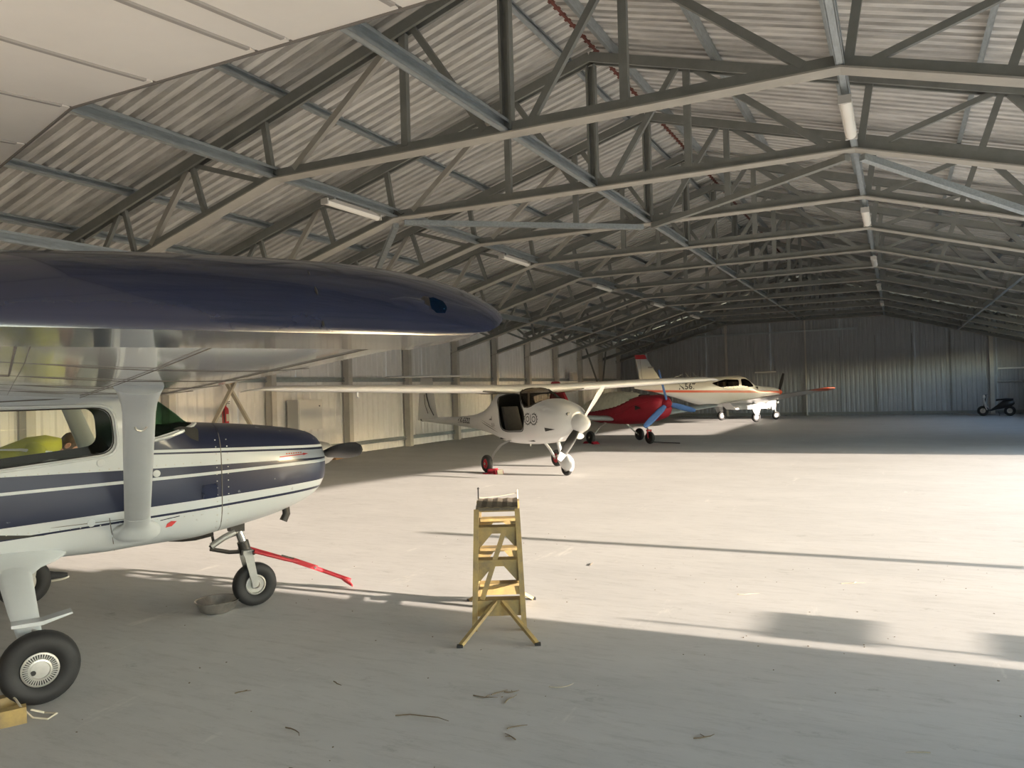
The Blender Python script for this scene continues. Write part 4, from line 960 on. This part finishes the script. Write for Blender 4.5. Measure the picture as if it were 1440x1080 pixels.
    for a in (112, 292):
        d = Vector((0, -math.cos(math.radians(a))*-1, math.sin(math.radians(a)))); e = Vector((1, 0, 0)).cross(d); rings = []
        for q in range(7):
            t_ = q/6; ch = spline([0, .5, 1], [.10, .17, .10], t_)
            rings.append([Vector((2.5, 0, 1.39))+d*(.08+.95*t_)+(e*.8+Vector((.6, 0, 0)))*ch/2*math.cos(2*PI*k/10)+(Vector((.8, 0, 0))-e*.6)*.02*math.sin(2*PI*k/10) for k in range(10)])
        MB().loft(rings).build('propeller_blade', M['black_paint'], C)
    text_on(BB, 'N567', -3.05, 1.80, .40, M['ink'], fus, 'registration', bold=.03)
    for x in (-2.6, -2.2): MB().tube([(x, 0, BB.sec(x)[1]-.01), (x-.35, 0, BB.sec(x)[1]+.38)], .012, 6).build('antenna', M['bon'], C)
    MB().tube([(-3.9, 0, 2.1), (-3.5, 0, 2.28), (-3.1, 0, 2.42)], .014, 6).build('antenna_wire', M['bon'], C)
    MB().lathe([(.05, 0), (.05, .05), (.03, .08), (.001, .09)], (.55, -2.4, .98), (0, 0, -1), 10).build('wing_lamp', M['lamp'], C)
bonanza()

# ------------------------------------------------------------------ yellow trestle steps in the middle of the floor
def ladder():
    C = thing('step_trestle', 'yellow metal step trestle with black grip platform standing alone on the floor', 'step ladder', (-2.90, 5.46, 0), math.radians(26.6))
    W = .36
    for s_ in (-1, 1):                     # s_ = -1 front, 1 back
        yb, yt = (-.24, -.13) if s_ < 0 else (.42, .34)
        for e in (-1, 1):
            b = (e*(W/2+.012), yb, .0); t_ = (e*(W/2-.02), yt, .92)
            MB().bar(b, t_, .04, .055, (0, 1, 0)).build('rail', M['yellow'], C, smooth=False)
        for z, hgt in ((.215, .16), (.52, .15), (.77, .14)):
            y = yb+(yt-yb)*z/.92; w = W/2+.012-.032*z/.92-.014
            st = MB().box((0, y-s_*.05, z), (2*w, .12, .022)).build('step', M['yellow'], C, smooth=False)
            if z > .3:
                g_ = MB().prism([(-w, z), (w, z), (w, z-hgt), (w-.02, z-hgt), (.045, z-.04), (-.045, z-.04), (-w+.02, z-hgt), (-w, z-hgt)], y-.004, y+.004); g_.build('gusset', M['yellow'], st, smooth=False)
            else: MB().prism([(-w, z), (w, z), (w, z-.11), (-w, z-.11)], y-.004, y+.004).build('gusset', M['yellow'], st, smooth=False)
        for e in (-1, 1):                  # outrigger feet
            MB().bar((e*.025, yb-s_*.02, .215), (e*.275, s_*.60, .012), .03, .026).build('outrigger', M['yellow'], C, smooth=False)
            MB().box((e*.282, s_*.607, .008), (.045, .045, .016)).build('foot', M['black'], C, smooth=False)
        MB().prism([(-W/2+.02, .90), (W/2-.02, .90), (W/2-.03, .935), (-W/2+.03, .935)], yt, yt+s_*.015).build('platform_edge', M['yellow'], C, smooth=False)
    pl = MB()
    n = 30; rows = []
    for i in range(n+1):
        y = -.15+.50*i/n; rows.append([(-.165+.33*k/16, y, .937+.004*math.sin(i*2.1)+.003*math.cos(k*PI/2)) for k in range(17)])
    vs = [p for r in rows for p in r]; pl.add(vs, [(a*17+k, a*17+k+1, a*17+k+18, a*17+k+17) for a in range(n) for k in range(16)]); pl.box((0, .10, .922), (.33, .50, .022))
    pl.build('platform', M['tread'], C, smooth=False)
    MB().bar((-.13, -.20, .23), (.06, -.15, .77), .038, .012, (0, 1, 0)).build('diagonal_brace', M['yellow'], C, smooth=False)
    for e in (-1, 1): MB().bar((e*.17, -.15, .70), (e*.17, .36, .70), .014, .03).build('side_link', M['yellow'], C, smooth=False); MB().bar((e*.18, -.22, .25), (e*.18, .40, .25), .014, .03).build('side_link', M['yellow'], C, smooth=False)
    MB().tube([(-.165, .34, .93), (-.165, .34, 1.02)], .006, 6).lathe([(.001, -.01), (.012, 0), (.001, .012)], (-.165, .34, 1.025), n=8).build('guard_pin', M['black_paint'], C, smooth=False)
    MB().tube([(.165, .34, .93), (.165, .34, 1.01)], .006, 6).build('guard_pin', M['cream'], C, smooth=False)
    MB().tube([(-.165+.33*t, .345, .945+.035*t*t) for t in (0, .3, .6, .8, 1)], .004, 5).build('guard_wire', M['cream'], C)
ladder()

# ------------------------------------------------------------------ white wing overhead with the airplane it belongs to
def overhead():
    ZO = 2.40
    C = thing('aircraft_wing', 'white aircraft wing overhead, its seamed underside filling the upper left corner', 'wing', (4.55, .44, 0), math.radians(-90))
    inv = (Matrix.Translation((4.55, .44, 0)) @ Matrix.Rotation(math.radians(-90), 4, 'Z')).inverted()
    def W(x, y, z): return inv @ Vector((x, y, z))
    TE = .965
    xs = [4.5, 2.2, .6, -.30, -.495, -.575, -.65, -.865, -.94, -1.19, -1.43]
    seams = [.6, .2, -.30, -.40, -.575, -.65, -.865, -.94, -1.19, -1.43, -1.72]
    def lower(f): return ZO-.012-.055*math.sin(PI*min(1, f/.8))**.8*(1 if f < .8 else (1-f)/.2)*.5
    LE = TE-1.62
    stn = sorted([2.9, 1.4]+seams+[-1.98, -2.12], reverse=True)
    def te(x): return TE if x > -1.43 else TE+(-1.43-x)*.30
    panel = 0
    for a, b in zip(stn[:-1], stn[1:]):
        mb = MB(); g_ = .004; rings = []
        for x in (a-g_, b+g_):
            T_ = te(x)-.0; L_ = LE if x > -1.9 else LE+.15
            af = airfoil(.09, .0, 12); c = T_-L_
            rings.append([W(x, L_+c*p[0], ZO+.03+c*p[1]) for p in af])
        mb.loft(rings); mb.build('wing_skin', M['overhead'], C, angle=40)
    for x in seams:
        T_ = te(x); af = airfoil(.09, .0, 12); c = T_-LE
        low = [p for p in af[len(af)//2:]]
        MB().tube([W(x, LE+c*p[0], ZO+.03+c*p[1]+.002) for p in low], .007, 5).build('skin_joint', M['joint'], C)
    pts = [W(x, te(x)-.004, ZO+.03) for x in (2.9, -1.43, -2.1)]
    MB().tube(pts, .004, 5).build('trailing_edge_trim', M['seam'], C)
    for x in (-1.15, .9, 2.4): MB().bar(W(x, .15, ZO+.06), W(x, .15, ztop(abs(x-XR))+ROOFZ-.03), .05, .006, (1, 0, 0)).build('hanger_strap', M['rope'], C, smooth=False)
overhead()

# ------------------------------------------------------------------ things along the left wall
t = thing('fire_extinguisher', 'red fire extinguisher hanging on the wall under the timber cross brace', 'extinguisher', (XL+.22, 14.16, 1.12))
MB().lathe([(.001, 0), (.07, .005), (.085, .03), (.085, .42), (.07, .48), (.03, .52), (.028, .56)], n=24).build('cylinder', M['red'], t)
v = MB().box((0, 0, .585), (.05, .05, .05)).build('valve', M['black_paint'], t, smooth=False)
MB().bar((.0, .0, .62), (.02, .13, .65), .025, .015).bar((0, 0, .60), (.02, .12, .60), .025, .015).build('handle', M['black_paint'], t, smooth=False)
MB().tube([(.02, -.02, .58), (.06, -.10, .55), (.08, -.12, .4), (.08, -.11, .22), (.08, -.1, .12)], .014, 8).build('hose', M['black'], t)
MB().box((.083, 0, .24), (.01, .09, .18)).build('paper_sticker', M['cream'], t, smooth=False)
MB().box((-.10, 0, .4), (.05, .10, .3)).build('wall_bracket', M['gal'], t, smooth=False)
t = thing('electric_cabinet', 'grey metal electric cabinet fixed to the left wall beyond the blue cowling', 'cabinet', (XL+.30, 17.0, .9))
MB().box((0, 0, .42), (.40, 1.0, .86)).build('body', M['cabinet'], t, smooth=False)
d = MB().box((.21, 0, .42), (.025, .96, .82)).build('door', M['cabinet'], t, smooth=False)
MB().lathe([(.02, 0), (.02, .02), (.001, .022)], (.222, .36, .66), (1, 0, 0), 10).build('lock', M['ink'], d)
MB().box((-.16, 0, .42), (.14, .8, .5)).build('mounting_rail', M['gal'], t, smooth=False)
t = thing('crate', 'small orange-brown wooden crate at the wall foot behind the propeller', 'crate', (XL+.75, 17.6, 0), .2)
for z in (.06, .18, .30):
    for y in (-.22, .22): MB().box((0, y, z), (.5, .025, .10)).build('slat', M['wood'], t, smooth=False)
    for x in (-.24, .24): MB().box((x, 0, z), (.025, .42, .10)).build('slat', M['wood'], t, smooth=False)
MB().box((0, 0, .015), (.5, .44, .03)).build('bottom_board', M['wood'], t, smooth=False)
tag(MB().box((XL+.34, 37.45, 2.5), (.2, .62, .42)).box((XL+.45, 37.45, 2.5), (.02, .56, .36)).build('wall_box', M['lamp_body'], smooth=False), 'pale square box high on the left wall beyond the white airplane', 'box')
t = thing('leaning_poles', 'two dark poles propped as a V against the left wall near the corner', 'poles', (XL+.6, 40.5, 0))
for y0, y1 in ((0, -1.6), (.3, 1.7)): MB().tube([(.1, y0, 1.7), (-.1, y1, 4.1)], .05, 8).build('pole', M['truss'], t)
MB().tube([(.1, 0, 1.72), (.15, .1, .03)], .05, 8).build('pole', M['truss'], t)

# things along the back wall
for k, (x0, x1, z, lab) in enumerate(((-7.2, -6.05, 2.49, 'short white horizontal rail on the back wall above the striped airplane nose'), (4.6, 6.1, 2.29, 'upper white rail on the back wall at the far right'), (4.55, 6.1, 1.62, 'lower white rail on the back wall at the far right'))):
    tag(MB().tube([(x0, YB-.16, z), (x1, YB-.16, z+.01)], .045, 8).box((x0+.1, YB-.08, z), (.04, .16, .04)).box((x1-.1, YB-.08, z), (.04, .16, .04)).build('wall_rail', M['lamp'] if k < 2 else M['alu']), lab, 'rail')
t = thing('scooter', 'small dark and white motor scooter in the far right corner of the hangar', 'scooter', (4.25, 43.2, 0), PI*.93)
for x in (-.55, .55): wheel(t, (x, 0, .24), .24, .11, 'wheel', 'alu', hubr=.5)
MB().loft([[(x, w*math.cos(2*PI*k/14), z+h*math.sin(2*PI*k/14)) for k in range(14)] for x, w, h, z in ((-.75, .03, .05, .62), (-.6, .13, .16, .58), (-.3, .16, .2, .55), (-.05, .14, .12, .42), (.2, .12, .05, .28), (.3, .06, .03, .27))]).build('body', M['black_paint'], t)
MB().loft([[(x, .22*math.cos(PI*k/10), z+.0*k) for k in range(11)]+[(x+.04, .2*math.cos(PI*(10-k)/10), z) for k in range(11)] for x, z in ((.34, .28), (.42, .5), (.46, .8), (.44, .9))]).build('leg_shield', M['pip'], t)
MB().tube([(.55, 0, .26), (.47, 0, .6), (.42, 0, .98)], .03, 10).build('steering_column', M['oily'], t)
MB().tube([(.40, -.3, 1.02), (.43, 0, .98), (.40, .3, 1.02)], .016, 8).build('handlebar', M['black'], t)
MB().lathe([(.001, -.05), (.08, -.03), (.09, .03), (.07, .06)], (.47, 0, .92), (1, 0, 0), 16).build('headlamp', M['lamp'], t)
MB().loft([[(x, w*math.cos(2*PI*k/14), z+.05*math.sin(2*PI*k/14)) for k in range(14)] for x, w, z in ((-.7, .06, .78), (-.5, .14, .79), (-.1, .15, .77), (.0, .08, .75))]).build('saddle', M['black'], t)
MB().loft([[(.55+r*math.sin(a), w, .24+r*math.cos(a)) for w in (-.07, 0, .07)] for r, a in [(.29, math.radians(q)) for q in range(-60, 61, 15)]], False, False).build('front_mudguard', M['pip'], t)
MB().bar((-.1, .1, .2), (-.16, .24, .02), .02, .02).build('stand', M['oily'], t, smooth=False)

# ------------------------------------------------------------------ person bending over behind the airplane
def skin_mesh(name, verts, edges, radii, root, m, sub=2):
    me = bpy.data.meshes.new(name); me.from_pydata(verts, edges, [])
    o = bpy.data.objects.new(name, me); COL.objects.link(o)
    o.modifiers.new('k', 'SKIN'); sm = o.modifiers.new('u', 'SUBSURF'); sm.levels = sub; sm.render_levels = sub
    for i, r in enumerate(radii):
        sv = me.skin_vertices[0].data[i]; sv.radius = r if isinstance(r, tuple) else (r, r); sv.use_root = (i == root)
    r_ = evaluated(o); bpy.data.objects.remove(o)
    r_.materials.clear(); r_.materials.append(m); r_.polygons.foreach_set('use_smooth', [True]*len(r_.polygons)); r_.name = name
    return r_
def person():
    P = thing('person', 'person bending over behind the blue airplane in a yellow-green hi-vis shirt', 'person', CW(.10, 2.42, 0), math.radians(60.97))
    # local frame: x forward (towards the nose), y left, z up
    hip = (-.46, 0, .98); ch = (-.02, 0, 1.34); neck = (.20, 0, 1.39)
    V = [hip, (-.26, 0, 1.19), ch, neck, (.28, 0, 1.40)]; E_ = [(0, 1), (1, 2), (2, 3), (3, 4)]; R = [(.14, .11), (.12, .10), (.10, .085), .052, .05]
    def add(p, pts, rs):
        for q, r in zip(pts, rs): V.append(q); R.append(r); E_.append((p, len(V)-1)); p = len(V)-1
    legs = {}; arms = {}
    for s_, xf in ((-1, .16), (1, -.12)):
        add(0, [(-.47, s_*.10, .90), (-.30+xf*.5, s_*.12, .50), (-.10+xf, s_*.12, .10), (.0+xf, s_*.12, .06)], [.09, .065, .045, .035])
        add(2, [(.02, s_*.17, 1.33), (.08, s_*.23, 1.10), (.24, s_*.18, .90), (.30, s_*.17, .84)], [.05, .045, .034, .026])
    body = link('body', skin_mesh('body', V, E_, R, 0, M['skin'], 2), P)
    # head
    hd = Matrix.Translation((.335, 0, 1.405)) @ Matrix.Rotation(math.radians(52), 4, 'Y')
    rings = []
    for z, rx, ry, cx in ((-.135, .03, .03, .035), (-.12, .055, .05, .03), (-.085, .075, .062, .018), (-.04, .088, .070, .006), (.0, .095, .074, 0), (.045, .098, .077, -.004), (.085, .085, .068, -.008), (.11, .055, .045, -.01), (.122, .015, .012, -.01)):
        rings.append([hd @ Vector((cx+rx*math.cos(2*PI*k/20), ry*math.sin(2*PI*k/20), z)) for k in range(20)])
    mb = MB(); mb.loft(rings)
    head = mb.build('head', M['skin'], P, angle=80)
    MB().loft([[hd @ Vector((x, w*math.cos(2*PI*k/8), z+h*math.sin(2*PI*k/8))) for k in range(8)] for x, w, h, z in ((.082, .016, .03, -.015), (.105, .014, .02, -.025), (.118, .008, .008, -.034))]).build('nose', M['skin'], head, angle=80)
    MB().tube([hd @ Vector((.080, -.026, -.075)), hd @ Vector((.088, 0, -.074)), hd @ Vector((.080, .026, -.075))], .006, 6).build('mouth', M['red_ink'], head)
    for s_ in (-1, 1):
        MB().lathe([(.001, -.012), (.012, 0), (.001, .012)], hd @ Vector((.083, s_*.032, .005)), (1, 0, -.6), 10).build('eye', M['ink'], head)
        MB().loft([[hd @ Vector((-.005+a*math.cos(2*PI*k/12), s_*(.068+o_), -.015+b*math.sin(2*PI*k/12))) for k in range(12)] for a, b, o_ in ((.018, .026, 0), (.024, .036, .016), (.020, .030, .022), (.008, .014, .016))]).build('ear', M['skin'], head, angle=80)
    hr = []
    for z, g_ in ((-.07, .0), (-.03, .006), (.02, .008), (.06, .008), (.095, .008), (.12, .006), (.131, .0)):
        rx, ry, cx = [spline([-.135, -.085, -.04, 0, .045, .085, .11, .122], q, z) for q in ([.03, .075, .088, .095, .098, .085, .055, .02], [.03, .062, .070, .074, .077, .068, .045, .018], [.035, .018, .006, 0, -.004, -.008, -.01, -.01])]
        a0 = 62 if z < .05 else (50 if z < .09 else 0)
        if a0 == 0: ring = [hd @ Vector((cx+(rx+g_)*math.cos(2*PI*k/24), (ry+g_)*math.sin(2*PI*k/24), z)) for k in range(25)]
        else: ring = [hd @ Vector((cx+(rx+g_)*math.cos(math.radians(a0+(360-2*a0)*k/24)), (ry+g_)*math.sin(math.radians(a0+(360-2*a0)*k/24)), z)) for k in range(25)]
        hr.append(ring)
    MB().loft(hr, False, False).build('hair', M['hair'], head, angle=80)
    # shirt: torso and short sleeves
    path = [(-.54, .95), (-.40, 1.15), (-.22, 1.28), (.0, 1.375), (.14, 1.405), (.25, 1.41), (.27, 1.41)]; wid = [(.16, .13), (.18, .14), (.20, .145), (.21, .135), (.15, .115), (.08, .075), (.068, .065)]
    rings = []
    for i, ((px, pz), (w, h)) in enumerate(zip(path, wid)):
        a, b = path[max(i-1, 0)], path[min(i+1, len(path)-1)]; L = math.hypot(b[0]-a[0], b[1]-a[1]); nx, nz = -(b[1]-a[1])/L, (b[0]-a[0])/L
        rings.append([Vector((px+nx*h*math.sin(2*PI*k/24), w*math.cos(2*PI*k/24), pz+nz*h*math.sin(2*PI*k/24))) for k in range(24)])
    sh = MB().loft(rings).build('shirt', M['hivis'], P, angle=70)
    for s_ in (-1, 1): MB().tube([(.0, s_*.12, 1.37), (.03, s_*.20, 1.34), (.06, s_*.235, 1.24), (.09, s_*.25, 1.12)], [.10, .105, .085, .075], 14).build('sleeve', M['hivis'], sh, angle=70)
    V3 = [(-.56, 0, .96), (-.50, 0, .92)]; E3 = [(0, 1)]; R3 = [(.18, .15), (.17, .14)]
    for s_, xf in ((-1, .16), (1, -.12)):
        i0 = len(V3); V3 += [(-.47, s_*.10, .86), (-.30+xf*.5, s_*.12, .50), (-.11+xf, s_*.12, .12)]; R3 += [.11, .085, .065]; E3 += [(1, i0), (i0, i0+1), (i0+1, i0+2)]
    link('trousers', skin_mesh('trousers', V3, E3, R3, 1, M['trousers'], 2), P)
    # grey sleeve panel and white reflective bands over the shoulder
    for s_ in (-1, 1): MB().tube([(.05, s_*.275, 1.27), (.08, s_*.285, 1.20), (.09, s_*.285, 1.12)], [.05, .07, .07], 12).build('sleeve_panel', M['grey_cloth'], sh)
    for s_ in (-1, 1): MB().tube([(-.30, s_*.20, 1.40), (-.10, s_*.235, 1.39), (.08, s_*.25, 1.35), (.17, s_*.20, 1.34)], [.008, .014, .024, .018], 8).build('reflective_band', M['reflect'], sh)
    MB().tube([(-.44, -.2, 1.16), (-.40, -.22, 1.04), (-.37, -.16, .96)], .028, 8).build('reflective_band', M['reflect'], sh)
    # shoes
    for s_, xf in ((-1, .16), (1, -.12)):
        c = (-.08+xf, s_*.12)
        so_ = MB().loft([[(c[0]+x, c[1]+w*math.cos(2*PI*k/14), .055+(h*math.sin(2*PI*k/14) if math.sin(2*PI*k/14) > 0 else .03*math.sin(2*PI*k/14))) for k in range(14)] for x, w, h in ((-.09, .02, .05), (-.07, .036, .09), (0, .04, .08), (.09, .045, .05), (.16, .046, .035), (.21, .03, .02))]).build('shoe', M['shoe'], P)
        MB().loft([[(c[0]+x, c[1]+w*math.cos(2*PI*k/14), .016+.014*math.sin(2*PI*k/14)+l) for k in range(14)] for x, w, l in ((-.10, .02, 0), (-.07, .042, 0), (.05, .046, 0), (.15, .052, .004), (.20, .042, .014), (.225, .015, .022))]).build('sole', M['sole'], so_)
    # hands: palm with five fingers curled on the wheel
    for s_ in (-1, 1):
        b = Vector((.30, s_*.17, .83)); d = Vector((.55, 0, -.83)).normalized(); n_ = Vector((0, 1, 0)); q = Vector((.83, 0, .55))
        vs = [b, b+d*.05, b+d*.09]; es = [(0, 1), (1, 2)]; rs = [(.028, .02), (.036, .018), (.038, .014)]
        hb = link('hand', skin_mesh('hand', vs, es, rs, 0, M['skin'], 1), P)
        for k, (off, L) in enumerate(((-.03, .065), (-.01, .078), (.01, .072), (.029, .055))):
            a = b+d*.085+n_*off; a1 = a+d*L*.45+q*-.004; a2 = a1+d*L*.3+q*-.018; a3 = a2+d*L*.15+q*-.022
            MB().tube([a-d*.02, a, a1, a2, a3], [.009, .0095, .009, .008, .006], 8).build('finger', M['skin'], hb)
        a = b+d*.025+n_*s_*-.03; MB().tube([a, a+d*.025+n_*s_*-.02, a+d*.05+n_*s_*-.026, a+d*.07+n_*s_*-.022-q*.01], [.011, .011, .010, .007], 8).build('thumb', M['skin'], hb)
person()

# ------------------------------------------------------------------ litter on the floor
rnd = random.Random(11)
tw = [(-2.35, 4.05, 0, .16), (-2.25, 4.10, 1.2, .12), (-2.12, 4.02, 2.1, .14), (-2.2, 4.17, .5, .10), (-2.62, 3.62, .9, .34), (-1.95, 3.72, 1.4, .12), (-1.85, 3.62, 2.5, .10), (-1.98, 4.35, .3, .18), (-3.1, 3.25, .2, .16), (-1.0, 4.0, .6, .13), (-3.3, 3.9, .1, .10), (-2.05, 3.1, 2.2, .11), (-1.55, 2.95, 1.8, .1), (-2.75, 2.9, .4, .08), (-.2, 3.4, .8, .1), (-3.75, 3.5, 1.1, .1), (.1, 4.3, 2.9, .12), (-1.3, 6.9, .4, .2), (-.5, 7.6, .8, .22), (-2.9, 7.5, 2.4, .12)]
for i, (x, y, a, L) in enumerate(tw):
    pts = []; h = a
    p = Vector((x, y, .006))
    for k in range(5):
        pts.append(p.copy()); h += rnd.uniform(-.45, .45); p = p+Vector((math.cos(h), math.sin(h), 0))*L/4
    mb = MB().tube(pts, [.0038, .0038, .0032, .0026, .0016], 5)
    if i % 3 == 0: mb.tube([pts[2], pts[2]+Vector((math.cos(h+1), math.sin(h+1), 0))*L*.3], [.003, .002], 5)
    straw = i in (7, 16, 17, 18)
    tag(mb.build('straw_stalk' if straw else 'twig', M['straw' if straw else 'twig'], angle=80), 'pale straw stalk lying on the concrete floor' if straw else 'thin dry twig lying on the shaded concrete floor', 'straw' if straw else 'twig', 'straw stalks on the floor' if straw else 'twigs on the floor')
mb = MB()
for k in range(150):
    x, y = rnd.uniform(-6, 3), rnd.uniform(2.4, 9); r = rnd.uniform(.0025, .006)
    mb.box((x, y, r*.3), (r*2, r*1.3, r*.6), Matrix.Rotation(rnd.uniform(0, 3), 3, 'Z'))
tag(mb.build('grit', M['twig'], smooth=False), 'dark crumbs of grit scattered over the concrete floor', 'grit', kind='stuff')
#END
